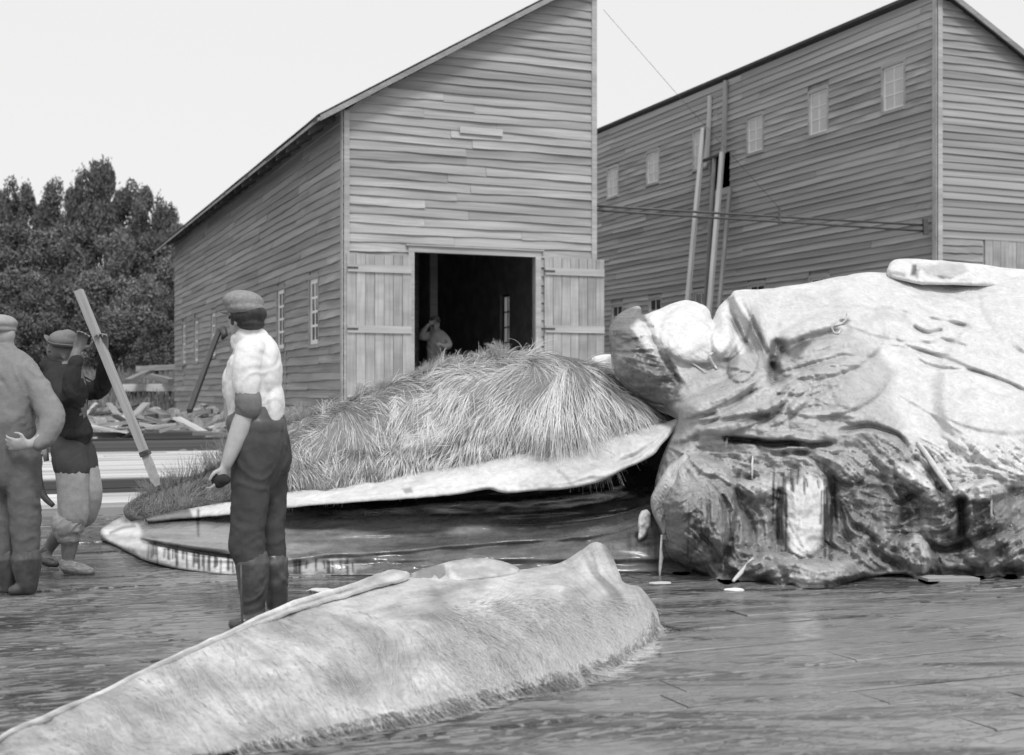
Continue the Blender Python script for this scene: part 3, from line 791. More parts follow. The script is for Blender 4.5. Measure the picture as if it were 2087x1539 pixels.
for i, (u, vt, d, hw, lt, lab) in enumerate(tl):
    p = at(u, vt, d); base = float(terrain(np.array([p.x]), np.array([d]))[0])
    hgt = max(2.0, p.z-base)*1.07; wdt = hw/F*d*1.65
    t = empty('tree', (p.x, d, base), lab, 'tree', 'trees and bushes on the hillside')
    me = (crowns2 if lt else crowns)[i % 5]
    o = bpy.data.objects.new('crown', me); COL.objects.link(o); o.parent = t
    ck = 0.72 if hgt > 5 else 0.95
    o.location = (0, 0, hgt*(1-ck)-0.02); o.scale = (wdt, wdt, hgt*ck/2.08); o.rotation_euler = (0, 0, i*1.7)
    o2 = bpy.data.objects.new('trunk', trunks[i % 3]); COL.objects.link(o2); o2.parent = t
    o2.scale = (hgt*0.32, hgt*0.32, hgt/2); o2.rotation_euler = (0, 0, i*2.1)
# filler undergrowth on the slope
rs = np.random.RandomState(5)
def scatter_blades(name, n, xr, yr, hlo, hhi, wd, mat, lean=0.4, cond=None):
    x = rs.uniform(*xr, n); y = rs.uniform(*yr, n); z = terrain(x, y)
    h = rs.uniform(hlo, hhi, n); a = rs.uniform(0, 6.28, n); ln = rs.uniform(0, lean, n)
    c = np.c_[x, y, z]; w = np.c_[np.cos(a), np.sin(a), 0*a]*wd
    b = rs.uniform(0, 6.28, n); tip = c+np.c_[np.cos(b)*ln*h, np.sin(b)*ln*h, h]
    mid = c+(tip-c)*0.55+np.c_[0*a, 0*a, h*0.08]
    v = np.empty((n, 5, 3)); v[:, 0] = c-w; v[:, 1] = c+w; v[:, 2] = mid+w*.8; v[:, 3] = mid-w*.8; v[:, 4] = tip
    f = []
    for i in range(n): k = i*5; f += [(k, k+1, k+2, k+3), (k+3, k+2, k+4)]
    me = mesh_from(name, v.reshape(-1, 3), f)
    at_ = me.attributes.new('leafrand', 'FLOAT', 'POINT'); at_.data.foreach_set('value', np.repeat(rs.rand(n), 5))
    o = link(name, me, mat); tag(o, kind='stuff'); return o
M['grass'] = leafmat('dry_grass', 0.13, 0.24)
g = scatter_blades('grass', 16000, (-26, -11.0), (44, 60), 0.12, 0.42, 0.025, M['grass'])
tag(g, 'rough grass covering the bank below the trees', 'grass')
g2 = scatter_blades('weeds', 5000, (-16, -4), (26, 44), 0.06, 0.22, 0.012, M['grass'])
tag(g2, 'short weeds growing among the rubble', 'weeds')

# ------------------------------------------------------------------ rubble, boards and stones between the track and the bank
def gz(p): return float(terrain(np.array([p.x]), np.array([p.y]))[0])
scrap = [  # (u0,v0,u1,v1,depth0,depth1,width,height,mat,label)
 (325, 872, 470, 905, 27.5, 26.0, .26, .10, 'palewood', 'long pale plank sloping down towards the white shirt'),
 (330, 860, 415, 876, 28.5, 27.8, .22, .10, 'palewood', 'shorter pale plank lying on the sloping plank'),
 (385, 872, 470, 890, 28.5, 28.0, .2, .09, 'batten', 'bright plank above the long sloping plank'),
 (250, 791, 362, 789, 47.0, 47.5, .45, .26, 'palewood', 'pale squared beam lying along the foot of the grass bank'),
 (196, 850, 214, 884, 28, 28, .30, .05, 'batten', 'upright pale board end in the rubble nearest the felt hat man'),
 (222, 822, 246, 852, 29, 29, .34, .05, 'batten', 'pale broken board standing in the rubble beside the pole'),
 (222, 880, 262, 845, 28, 29, .2, .06, 'palewood', 'pale plank leaning up to the right in the rubble'),
 (270, 850, 300, 822, 29, 29.5, .2, .06, 'midwood', 'grey plank leaning up behind the pole'),
 (195, 892, 228, 874, 27, 27, .2, .08, 'palewood', 'short thick pale board at the near edge of the rubble'),
 (240, 860, 320, 848, 30, 30, .25, .1, 'darkwood', 'dark plank crossing the middle of the rubble'),
 (262, 868, 335, 880, 29, 28.5, .2, .12, 'darkwood', 'dark timber under the rubble beside the pole'),
 (200, 835, 250, 829, 31, 31, .2, .08, 'midwood', 'grey board lying flat behind the upright boards'),
 (260, 776, 300, 758, 46, 47, .3, .12, 'midwood', 'grey board leaning on the bank left of the shed'),
 (290, 762, 350, 776, 48, 47, .35, .14, 'midwood', 'grey board sloping down the bank to the shed'),
 (280, 752, 360, 748, 49, 49, .4, .2, 'midwood', 'upper grey timber on the bank by the shed corner'),
 (170, 790, 215, 786, 44, 44, .3, .12, 'midwood', 'weathered board behind the raised arm'),
 (395, 842, 432, 838, 30, 30, .25, .12, 'midwood', 'grey board lying at the foot of the shed skirt'),
 (306, 838, 340, 850, 31, 30.5, .22, .1, 'midwood', 'grey board end near the shed corner'),
 (440, 868, 475, 862, 27, 27, .22, .1, 'palewood', 'pale board end hidden by the white shirt'),
 (176, 846, 196, 822, 29, 29, .2, .06, 'palewood', 'pale splintered board close to the dark jumper'),
]
for (u0, v0, u1, v1, d0, d1, w, h, mt, lab) in scrap:
    o = stick('scrap_board', at(u0, v0, d0), at(u1, v1, d1), w, h, M[mt], None, 5, 0.012)
    tag(o, lab, 'board', 'scrap boards in the rubble')
for k in range(34):
    u = rnd(180, 350) if k % 3 else rnd(330, 470); v = rnd(835, 896); d = 33-(v-832)/66*8; a = rnd(-.9, .9); L_ = rnd(.5, 1.5)
    p = at(u, v, d); p.z = max(gz(p)+rnd(.1, .35), min(p.z, gz(p)+.55))
    q = Vector((math.cos(a)*L_/2, rnd(-.3, .3), math.sin(a)*L_/2*.45))
    o = stick('scrap_board', p-q, p+q, rnd(.12, .28), rnd(.03, .08), M[random.choice(['midwood', 'palewood', 'midwood', 'darkwood'])], None, 3, 0.01)
    tag(o, 'broken length of board thrown on the rubble left of the shed', 'board', 'broken boards in the rubble')
def stone_mesh(seed):
    bm = bmesh.new(); bmesh.ops.create_icosphere(bm, subdivisions=2, radius=1)
    rr = np.random.RandomState(seed); pl = [Vector(rr.normal(size=3)).normalized() for _ in range(9)]
    for v in bm.verts:
        for p in pl:
            d = v.co.dot(p)
            if d > 0.62: v.co -= p*(d-0.62)
        v.co *= 1+0.06*rr.randn()
    me = bpy.data.meshes.new('stone'); bm.to_mesh(me); bm.free(); me.materials.append(M['stone']); return me
stones = [stone_mesh(i) for i in range(6)]
nst = 0
for k in range(44):
    u = rnd(175, 470); v = rnd(832, 898); d = 34-(v-832)/66*9+rnd(-.5, .5)
    if k < 14: u = rnd(330, 480); v = rnd(835, 870); d = rnd(28, 31)
    p = at(u, v, d); r_ = rnd(0.06, 0.22) if k % 4 else rnd(0.2, 0.3)
    o = link('stone', stones[k % 6], None)
    o.location = (p.x, p.y, max(gz(p)+r_*0.4, min(p.z, gz(p)+0.45))); o.scale = (r_*rnd(.9, 1.5), r_*rnd(.8, 1.2), r_*rnd(.6, 1.0)); o.rotation_euler = (rnd(0, 6), rnd(0, 6), rnd(0, 6))
    tag(o, 'rough broken stone lying in the rubble heap left of the shed', 'stone', 'broken stones in the rubble')
for k in range(46):
    u = rnd(70, 470); v = rnd(912, 924)
    p = at(u, v, gd(v, 0.16)); r_ = rnd(0.03, 0.09)
    o = link('stone', stones[k % 6], None)
    o.location = (p.x, p.y, 0.16); o.scale = (r_*1.4, r_, r_*0.8); o.rotation_euler = (rnd(0, 6), rnd(0, 6), rnd(0, 6))
    tag(o, 'small stone on the gravel strip between track and platform', 'stone', 'small stones behind the platform')
# ground rises a little under the rubble
bank = []
def heap():
    U, V = np.meshgrid(np.linspace(120, 500, 60), np.linspace(0, 1, 26))
    D = 26.8+V*7.5; X = (U-CX)/F*D
    Z = terrain(X, D)+0.42*np.sin(np.clip(V, 0, 1)*math.pi)*sstep(120, 190, U)*sstep(500, 440, U)+0.10*fbm(X*1.6, D*1.6, o=4, s=9)*np.sin(V*math.pi)-0.03
    v = np.c_[X.ravel(), D.ravel(), Z.ravel()]; f = []
    for j in range(25):
        for i in range(59): a = j*60+i; f.append((a, a+1, a+61, a+60))
    o = link('rubble', mesh_from('rubble', v, f, True), plain('rubble_earth', 0.1, 0.38, 3, 0.95, 1.0, 0.08, which='World', det=10)); tag(o, 'heap of earth and rubble behind the rail track', 'rubble', None, 'stuff')
heap()
pl = stick('leaning_pole', at(386, 838, 27.0), at(447, 672, 29.3), 0.10, 0.10, M['darkwood'])
tag(pl, 'dark pole with a curled top leaning against the shed side wall', 'pole')
kn = link('pole_hook', tube_mesh('pole_hook', [at(446, 676, 29.3), at(455, 672, 29.2), at(458, 682, 29.1), at(452, 692, 29.1)], [.07, .09, .08, .03]), M['iron'], pl)

# ------------------------------------------------------------------ relief bodies: closed solids described by outline and depth
def relief(name, outline, dctl, mat, parent, step=3.0, T=(0.1, 0.3), R=40, edge=1.5, shape=None, tone=None, sub=5, seed=0, backfollow=True, zmin=0.002):
    ol = catmull(outline, sub)
    ol = np.array(ol)
    k = np.arange(len(ol)); ol = ol+np.c_[fbm(ol[:, 0]*.05, ol[:, 1]*.05, o=4, s=seed+3), fbm(ol[:, 0]*.05, ol[:, 1]*.05, o=4, s=seed+31)]*edge*2
    u0, v0 = ol.min(0)-step*2; u1, v1 = ol.max(0)+step*2
    us = np.arange(u0, u1, step); vs = np.arange(v0, v1, step); U, V = np.meshgrid(us, vs)
    ins = inside(ol, U, V); dist, bu, bv = polydist(ol, U, V)
    ins &= dist > step*0.25
    pad = np.pad(ins, 1); nb = np.ones_like(ins)
    for dy in (0, 1, 2):
        for dx in (0, 1, 2): nb &= pad[dy:dy+ins.shape[0], dx:dx+ins.shape[1]]
    bnd = ins & ~nb
    U = np.where(bnd, bu, U); V = np.where(bnd, bv, V); dist = np.where(bnd, 0, dist)
    D = tps(dctl, U, V)
    pr = np.sqrt(np.clip(1-(1-np.clip(dist/R, 0, 1))**2, 0, 1))
    Df = D-T[0]*pr; Db = D+T[1]*pr
    fade = sstep(0, 14, dist)
    g = dict(U=U, V=V, dist=dist, fade=fade, step=step, D=D)
    if shape is not None: Df = Df+shape(g)*fade
    X = lambda Dm: (U-CX)/F*Dm
    dmax = np.where(V > HV+5, (H-zmin)*F/np.maximum(V-HV, 5), 1e9)
    Df = np.minimum(Df, dmax); Df = np.where(bnd, np.minimum(D, dmax), Df)
    Pf = np.stack([X(Df), Df, H-(V-HV)/F*Df], -1)
    Pb = np.stack([X(Db), Db, np.maximum(H-(V-HV)/F*Db, zmin)], -1)
    tn = tone(g) if tone is not None else np.full(U.shape, 0.5)
    ny, nx = U.shape
    idf = -np.ones((ny, nx), int); idb = -np.ones((ny, nx), int)
    q = ins[:-1, :-1] & ins[1:, :-1] & ins[:-1, 1:] & ins[1:, 1:]
    used = np.zeros_like(ins)
    used[:-1, :-1] |= q; used[1:, :-1] |= q; used[:-1, 1:] |= q; used[1:, 1:] |= q
    idf[used] = np.arange(used.sum()); nF = int(used.sum())
    inner = used & ~bnd; idb[inner] = nF+np.arange(inner.sum()); idb[used & bnd] = idf[used & bnd]
    v = np.concatenate([Pf[used], Pb[inner]]); tv = np.concatenate([tn[used], tn[inner]])
    qy, qx = np.nonzero(q)
    f1 = np.stack([idf[qy, qx], idf[qy+1, qx], idf[qy+1, qx+1], idf[qy, qx+1]], -1)
    allb = bnd[qy, qx] & bnd[qy+1, qx] & bnd[qy, qx+1] & bnd[qy+1, qx+1]
    qy, qx = qy[~allb], qx[~allb]
    f2 = np.stack([idb[qy, qx], idb[qy, qx+1], idb[qy+1, qx+1], idb[qy+1, qx]], -1)
    fs = np.concatenate([f1, f2])
    me = bpy.data.meshes.new(name); me.vertices.add(len(v)); me.vertices.foreach_set('co', v.ravel())
    me.loops.add(fs.size); me.loops.foreach_set('vertex_index', fs.ravel()); me.polygons.add(len(fs))
    me.polygons.foreach_set('loop_start', np.arange(len(fs))*4); me.update(); me.validate()
    me.polygons.foreach_set('use_smooth', np.ones(len(me.polygons), bool))
    a = me.attributes.new('tone', 'FLOAT', 'POINT')
    a.data.foreach_set('value', np.clip(tv, 0.02, 0.85)[:len(me.vertices)])
    o = link(name, me, mat, parent)
    o['_'] = 0; del o['_']
    def sample(u, v_):
        i = np.clip(((np.asarray(u)-us[0])/step).round().astype(int), 0, nx-1); j = np.clip(((np.asarray(v_)-vs[0])/step).round().astype(int), 0, ny-1)
        return Df[j, i], used[j, i] & (dist[j, i] > 1)
    return o, sample
def crease(g, pts, w, amp, end=30):
    """amp > 0 cuts a groove (further from the viewer side), < 0 raises a ridge; tapered at both ends"""
    P = catmull(pts, 4, False); d, _, _ = polydist(P, g['U'], g['V'], False)
    ea = np.hypot(g['U']-pts[0][0], g['V']-pts[0][1]); eb = np.hypot(g['U']-pts[-1][0], g['V']-pts[-1][1])
    tp = 0.35+0.65*sstep(0, end, np.minimum(ea, eb))
    ww = w*(0.75+0.5*(vnoise(g['U']*.03, g['V']*.03, s=int(w*7)) *0.5+0.5))
    return amp*tp*np.exp(-(d/ww)**2)
def lobe(g, u, v, ru, rv, amp, rot=0.0):
    c, s = math.cos(rot), math.sin(rot); du = g['U']-u; dv = g['V']-v
    x = (du*c+dv*s)/ru; y = (-du*s+dv*c)/rv; q = np.clip(1-x*x-y*y, 0, 1)
    return -amp*np.sqrt(q)*sstep(0, 0.25, q)
def blot(g, tn, poly, val, soft=8, warp=10, seed=0, a=1.0):
    n1 = fbm(g['U']*.035, g['V']*.035, o=4, s=seed+50)*warp; n2 = fbm(g['U']*.035, g['V']*.035, o=4, s=seed+90)*warp
    U = g['U']+n1; V = g['V']+n2
    d, _, _ = polydist(poly, U, V); sg = np.where(inside(poly, U, V), d, -d)
    k = sstep(-soft, soft, sg)*a
    return tn*(1-k)+val*k
def streak(g, tn, pts, w, val, a=1.0):
    d, _, _ = polydist(catmull(pts, 4, False), g['U'], g['V'], False)
    k = np.exp(-(d/w)**2)*a; return tn*(1-k)+val*k
# ------------------------------------------------------------------ the whale: one animal, its head part turned baleen-up
M['flesh'] = flesh('raw_flesh', 0.7, 30, 0.8, 0.16, 0.46, 0.009)
M['jawskin'] = flesh('wet_whale_skin', 0.55, 26, 0.3, 0.2, 0.42, 0.003)
M['lip'] = flesh('pale_lip', 0.4, 22, 0.3, 0.3, 0.5, 0.004)
M['bris_core'] = plain('bristle_roots', 0.10, 0.18, 40, 0.8, 0.8, 0.02)
M['bris'] = hairmat('baleen_bristles', 0.19, 0.52)
M['bris_dark'] = hairmat('dark_baleen_bristles', 0.12, 0.36)
M['bris_pale'] = hairmat('pale_baleen_bristles', 0.5, 0.85)
whale = empty('whale_carcass', at(1400, 1100, 9.6)*1.0, 'huge half-flensed whale carcass with its bristly baleen turned up', 'whale')
whale.location.z = 0

# --- main mass of flesh and blubber
out_main = [(1243, 705), (1243, 665), (1268, 634), (1303, 625), (1312, 641), (1345, 628), (1395, 612), (1432, 621), (1446, 636), (1452, 652), (1464, 626), (1484, 606), (1504, 591), (1560, 589), (1650, 576), (1740, 558), (1800, 555), (1870, 562), (1940, 581), (2000, 576), (2060, 565), (2170, 560), (2300, 590), (2410, 700), (2450, 850), (2430, 1050), (2360, 1150), (2200, 1168), (2062, 1180), (2035, 1174), (1990, 1182), (1940, 1176), (1893, 1192), (1850, 1172), (1800, 1172), (1730, 1186), (1690, 1196), (1640, 1199), (1612, 1190), (1590, 1198), (1560, 1184), (1500, 1186), (1478, 1190), (1440, 1172), (1395, 1152), (1358, 1132), (1343, 1080), (1330, 1045), (1334, 990), (1352, 925), (1372, 880), (1380, 850), (1350, 826), (1318, 818), (1280, 795), (1250, 755)]
dm = [(1243, 700, 9.9), (1300, 630, 10.0), (1300, 720, 9.65), (1290, 800, 9.75), (1385, 700, 9.75), (1400, 614, 10.15), (1500, 595, 10.25), (1560, 660, 10.0), (1740, 560, 10.7), (1740, 640, 10.1), (1940, 584, 10.9), (1940, 680, 10.2), (2060, 570, 11.0), (2060, 700, 10.3), (2300, 600, 11.2), (2400, 850, 10.6),
      (1450, 700, 9.85), (1450, 760, 9.65), (1600, 740, 9.75), (1800, 740, 9.75), (2000, 800, 9.7), (1400, 840, 9.35), (1500, 840, 9.2), (1600, 860, 9.15), (1750, 860, 9.15), (1900, 880, 9.25), (2050, 900, 9.3), (1880, 985, 8.95), (1990, 960, 9.05),
      (1360, 930, 9.35), (1450, 920, 9.22), (1600, 920, 9.15), (1750, 920, 9.12), (1400, 1020, 8.85), (1500, 1000, 8.98), (1600, 1000, 8.95), (1750, 1020, 9.0), (1850, 1060, 8.95), (2000, 1040, 8.9), (2100, 1040, 9.0), (2300, 1050, 9.4),
      (1345, 1100, 9.1), (1420, 1110, 8.75), (1500, 1120, 8.8), (1640, 1130, 8.7), (1760, 1130, 8.75), (1880, 1130, 8.75), (2000, 1130, 8.8), (1450, 1172, 8.65), (1640, 1196, 8.2), (1800, 1172, 8.6), (1960, 1172, 8.65), (2062, 1180, 8.6), (2300, 1150, 9.0)]
flow = [(1243, 700, 1, .1), (1300, 660, 1, -.25), (1300, 760, 1, .25), (1330, 800, 1, -.1), (1400, 660, .3, 1), (1450, 720, 1, .2), (1520, 640, .5, 1), (1560, 700, .1, 1), (1600, 740, 1, -.3), (1440, 800, 1, -.45), (1500, 850, 1, -.45), (1600, 820, 1, -.6), (1640, 700, 1, -.5), (1700, 640, 1, -.05), (1800, 620, 1, .12), (1760, 700, 1, .1), (1900, 640, 1, .6), (2020, 640, .5, 1), (1900, 740, 1, .45), (2050, 780, 1, .45), (1760, 800, 1, .25), (1800, 880, .8, .6), (1900, 930, .8, .75), (2050, 900, 1, .7), (2300, 800, 1, .5),
        (1400, 890, 1, 0), (1550, 885, 1, .05), (1700, 900, 1, .1), (1380, 960, .3, 1), (1400, 1030, 1, -.35), (1390, 1110, 1, .5), (1450, 1060, .15, 1), (1500, 1080, -.1, 1), (1560, 980, 1, .3), (1570, 1080, .1, 1), (1640, 1050, 0, 1), (1700, 1050, -.15, 1), (1740, 1000, 1, .6), (1760, 1090, .8, .8), (1830, 1000, 1, .2), (1850, 1090, 1, -.3), (1950, 1060, .7, -.5), (2020, 1040, .8, -.7), (1960, 1120, 1, -.2), (2050, 1130, 1, -.6), (1560, 1150, 1, -.4), (1660, 1170, 1, .1), (1730, 1160, .8, .6), (1880, 1150, .1, 1)]
lics = {}
def main_shape(g):
    U, V = g['U'], g['V']
    vx, vy = idw(flow, U, V, 3.2)
    wv = fbm(U*.02, V*.02, o=3, s=4)*0.7; c, s = np.cos(wv), np.sin(wv); vx, vy = vx*c-vy*s, vx*s+vy*c
    l1 = lic(vx, vy, 16, 1); l2 = lic(vx, vy, 26, 2, src=vnoise(U*.09, V*.09, s=8)); l3 = lic(vx, vy, 9, 3)
    lics['a'], lics['b'], lics['c'] = l1, l2, l3
    low = sstep(870, 930, V)*1.0
    low = np.maximum(low, 0.9*sstep(1400, 1370, U+0.35*(V-720)*0)*sstep(840, 800, V)*sstep(0, 1, (V-640)*0.55-(U-1300)+18))
    low = np.maximum(low, 0.8*np.exp(-((U-1600)/150)**2-((V-800)/90)**2))
    lics['low'] = low
    patch = np.exp(-(((U-1642)/58)**2+((V-1045)/88)**2)**2)
    low = low*(1-0.85*patch); lics['low'] = low
    bil = 1-2*np.abs(fbm(U*.016+0.8*fbm(U*.01, V*.01, s=5), V*.016, o=4, s=78)); bil2 = np.abs(fbm(U*.04, V*.04, o=4, s=79))
    d = (l1*0.005+l2*0.012+l3*0.003)*(0.12+0.95*low)+bil*0.045*low+bil2*0.03*low+low*0.012*np.abs(fbm(U*.06, V*.06, o=3, s=77))*3*np.clip(l2, -1, 1)
    d += fbm(U*.012, V*.012, o=4, s=11)*0.10*(0.5+0.7*low)+fbm(U*.05, V*.05, o=4, s=12)*0.035*(0.15+low)
    # lumps
    for q in ((1420, 1040, 88, 120, .30, .1), (1395, 1060, 50, 80, .08, .2), (1545, 985, 46, 34, .12, .1), (1600, 900, 60, 24, .06, 0), (1730, 955, 42, 34, .13, 0), (1640, 1045, 60, 98, .16, 0), (1780, 1050, 60, 80, .13, .3), (1480, 1085, 38, 92, .10, -.1), (1535, 1090, 44, 70, .07, .1),
              (1560, 1160, 70, 30, .14, -.3), (1690, 1170, 110, 30, .15, .1), (1860, 1140, 40, 60, .10, .1), (1930, 1050, 60, 70, .15, 0), (2010, 1050, 52, 80, .17, .1), (1985, 985, 80, 42, .16, .1), (2040, 1130, 100, 36, .15, -.3), (1870, 985, 64, 24, .15, .75), (1450, 812, 120, 22, .08, -.45), (1520, 850, 110, 22, .10, -.4), (1610, 810, 45, 32, .08, -.5),
              (1300, 725, 62, 92, .10, 0), (1420, 680, 80, 66, .16, 0), (1490, 660, 42, 80, .14, .2), (1515, 740, 32, 44, .10, .4), (1690, 700, 130, 70, .14, -.3), (1700, 790, 120, 60, .10, -.25), (1850, 640, 160, 60, .08, .1), (1940, 790, 200, 70, .07, .4), (1890, 700, 70, 18, .05, .25), (1560, 1010, 30, 24, .05, 0), (2150, 800, 260, 220, .3, 0)):
        d += lobe(g, *q)
    C = lambda p, w, a, e=30: crease(g, p, w, a, e)
    d += C([(1300, 625), (1335, 700), (1372, 760), (1395, 790)], 6, .09)
    d += C([(1452, 640), (1454, 668), (1446, 678)], 5, .10, 8)+C([(1455, 640), (1462, 690)], 12, .06)
    d += C([(1502, 600), (1530, 660), (1560, 720), (1580, 770)], 10, .10)+C([(1480, 620), (1512, 690), (1540, 730)], 7, .08)
    d += C([(1598, 730), (1586, 700), (1572, 770), (1590, 790)], 9, .13)+C([(1580, 770), (1588, 720), (1650, 690), (1720, 672)], 11, .12)
    d += C([(1740, 660), (1722, 655), (1700, 662)], 4, .05)+C([(1745, 662), (1800, 632), (1880, 650)], 6, .05)
    d += C([(1858, 664), (1890, 680), (1925, 672)], 5, .09, 10)+C([(1890, 648), (1950, 662), (1972, 664)], 4, .08, 10)+C([(1910, 690), (1975, 708)], 5, .05, 10)
    d += C([(1850, 705), (1960, 745), (2100, 805)], 5, .06)+C([(1860, 722), (1900, 748), (2000, 760), (2100, 800)], 4, .06)+C([(1700, 790), (1640, 810), (1560, 800)], 6, .05)
    d += C([(1990, 590), (2000, 640), (2040, 700), (2090, 730)], 9, .06)+C([(1890, 625), (1950, 660), (2010, 680)], 7, .05)
    d += C([(1410, 868), (1470, 858), (1560, 848)], 6, .06)+C([(1430, 850), (1460, 842)], 4, .07, 8)+C([(1470, 836), (1530, 800), (1550, 790)], 5, .09)+C([(1520, 858), (1575, 845), (1620, 800)], 8, .10)
    d += C([(1480, 893), (1530, 898), (1570, 906), (1620, 903), (1660, 908), (1700, 902)], 5, .16, 20)+C([(1390, 905), (1440, 886), (1480, 893)], 6, .06)
    d += C([(1715, 878), (1765, 868), (1800, 876), (1832, 888), (1850, 912)], 5, .10)+C([(1870, 935), (1900, 965), (1920, 1000)], 6, .06)
    d += C([(1800, 985), (1830, 1025), (1860, 1010), (1890, 1000)], 6, .10)+C([(1805, 960), (1800, 1000), (1805, 1100)], 9, .06)
    d += C([(1470, 1000), (1485, 1080), (1472, 1165)], 7, .14)+C([(1500, 1020), (1530, 1060), (1538, 1110)], 7, .10)+C([(1588, 1000), (1590, 1130)], 7, .05)+C([(1696, 970), (1694, 1060), (1676, 1115)], 8, .10)
    d += C([(1958, 1010), (1962, 1070), (1955, 1110)], 9, .20)+C([(1890, 1100), (1930, 1120), (2050, 1070)], 8, .14)+C([(1910, 1045), (1950, 1050), (1960, 1010)], 7, .08)+C([(1950, 1130), (2000, 1160), (2060, 1090)], 7, .08)
    d += C([(1495, 970), (1540, 975)], 9, .12, 14)+C([(1600, 925), (1680, 920)], 6, .06)+C([(1450, 930), (1480, 950)], 6, .05)
    d += C([(1500, 1180), (1530, 1140), (1580, 1150), (1610, 1190)], 6, .07)+C([(1760, 1100), (1800, 1140), (1860, 1160)], 7, .10)+C([(1690, 1110), (1740, 1140), (1760, 1175)], 6, .07)
    rc = np.random.RandomState(21)
    for k in range(34):
        x, y = (rc.uniform(1560, 2120), rc.uniform(600, 930)) if k % 3 else (rc.uniform(1400, 1700), rc.uniform(690, 860))
        P = [(x, y)]
        for j in range(5):
            fx, fy = idw(flow, np.array([P[-1][0]]), np.array([P[-1][1]]), 3.2); m = math.hypot(fx[0], fy[0])
            st = rc.uniform(14, 40); P.append((P[-1][0]+fx[0]/m*st, P[-1][1]+fy[0]/m*st))
        d += C(P, rc.uniform(2.6, 6), rc.uniform(.010, .035)*rc.choice([1, 1, -1]), 50)
    # hole in the fold end
    d += C([(1912, 993), (1922, 998)], 9, .16, 3)
    # undercut above the deck
    d += 0.30*sstep(1150, 1188, V)*sstep(1750, 1820, U)*sstep(2100, 2070, U)+0.18*sstep(1120, 1165, V)*sstep(1430, 1370, U)
    lics['d'] = d
    return d
def main_tone(g):
    U, V = g['U'], g['V']; B = lambda t, p, v, s=8, w=12, sd=0, a=1.0: blot(g, t, p, v, s, w, sd, a)
    t = np.full(U.shape, 0.60)
    t = B(t, [(1400, 740), (1560, 620), (1700, 650), (1760, 760), (1850, 880), (1950, 990), (2200, 1000), (2200, 1250), (1300, 1250), (1300, 820)], 0.38, 30, 30, 1)
    t = B(t, [(1540, 610), (1720, 590), (1740, 650), (1640, 700), (1580, 760)], 0.54, 14, 14, 2)
    t = B(t, [(1580, 700), (1740, 665), (1820, 760), (1800, 840), (1640, 860), (1560, 800)], 0.42, 16, 18, 3)
    t = B(t, [(1330, 925), (1400, 905), (1700, 925), (1850, 960), (1960, 1000), (2300, 980), (2400, 1200), (1300, 1220)], 0.27, 14, 16, 4)
    t = B(t, [(1350, 925), (1420, 880), (1600, 905), (1800, 900), (1900, 980), (1800, 990), (1680, 960), (1500, 990), (1400, 990)], 0.36, 10, 12, 5)
    t = B(t, [(1400, 1000), (1500, 1005), (1540, 1060), (1540, 1130), (1480, 1180), (1400, 1150), (1380, 1080)], 0.20, 14, 14, 6, .9)
    t = B(t, [(1700, 990), (1780, 970), (1800, 1050), (1780, 1130), (1700, 1110)], 0.17, 10, 14, 7, .85)
    t = B(t, [(1810, 1020), (1940, 1020), (2060, 1000), (2080, 1110), (1960, 1140), (1820, 1150)], 0.17, 14, 14, 8, .9)
    t = B(t, [(1590, 985), (1640, 968), (1690, 985), (1692, 1060), (1672, 1115), (1620, 1132), (1600, 1090)], 0.60, 7, 20, 9)
    t = B(t, [(1520, 980), (1590, 970), (1590, 1010), (1540, 1020)], 0.44, 8, 8, 10)
    t = B(t, [(1620, 1150), (1760, 1140), (1700, 1180), (1640, 1195), (1600, 1180)], 0.42, 8, 10, 11, .8)
    t = B(t, [(1610, 1172), (1680, 1180), (1680, 1199), (1610, 1199)], 0.66, 4, 6, 12)
    t = B(t, [(1860, 1060), (1890, 1060), (1905, 1190), (1850, 1190)], 0.40, 5, 5, 13)
    t = B(t, [(1955, 990), (2000, 985), (2005, 1012), (1960, 1012)], 0.7, 4, 4, 14)
    t = B(t, [(1900, 960), (2010, 945), (2080, 980), (2050, 1000), (1950, 990)], 0.52, 8, 8, 15)
    t = B(t, [(1810, 920), (1880, 940), (1925, 990), (1900, 1000), (1840, 975)], 0.62, 5, 6, 16)
    # the dark cut disc
    t = B(t, [(1230, 690), (1240, 640), (1275, 622), (1310, 628), (1330, 690), (1375, 745), (1392, 790), (1370, 830), (1320, 830), (1260, 790)], 0.17, 5, 6, 17)
    t = B(t, [(1300, 650), (1320, 660), (1372, 750), (1360, 755), (1310, 700), (1285, 672)], 0.6, 5, 6, 18)
    # white blubber block
    t = B(t, [(1316, 640), (1400, 605), (1445, 620), (1500, 590), (1530, 650), (1540, 700), (1480, 745), (1400, 735), (1350, 690)], 0.68, 6, 5, 19)
    t = B(t, [(1402, 728), (1450, 745), (1490, 742), (1470, 765), (1430, 758)], 0.38, 5, 4, 20)
    t = B(t, [(1480, 720), (1500, 700), (1508, 725), (1500, 752), (1462, 750)], 0.26, 4, 4, 21)
    t = B(t, [(1478, 608), (1495, 605), (1530, 655), (1558, 690), (1556, 715), (1530, 718), (1505, 690)], 0.20, 4, 8, 22)
    t = B(t, [(1560, 700), (1600, 690), (1600, 780), (1570, 790)], 0.20, 8, 12, 23)
    t = B(t, [(1595, 720), (1640, 690), (1660, 695), (1620, 740)], 0.14, 6, 8, 24)
    t = B(t, [(1470, 890), (1620, 898), (1640, 910), (1480, 904)], 0.07, 3, 4, 25)
    t = B(t, [(1500, 858), (1570, 838), (1570, 852), (1520, 862)], 0.16, 4, 5, 26)
    t = B(t, [(1640, 800), (1720, 770), (1760, 800), (1700, 840)], 0.34, 12, 16, 27, .7)
    t = B(t, [(1745, 662), (1790, 630), (1850, 640), (1860, 660), (1800, 652)], 0.50, 5, 6, 28)
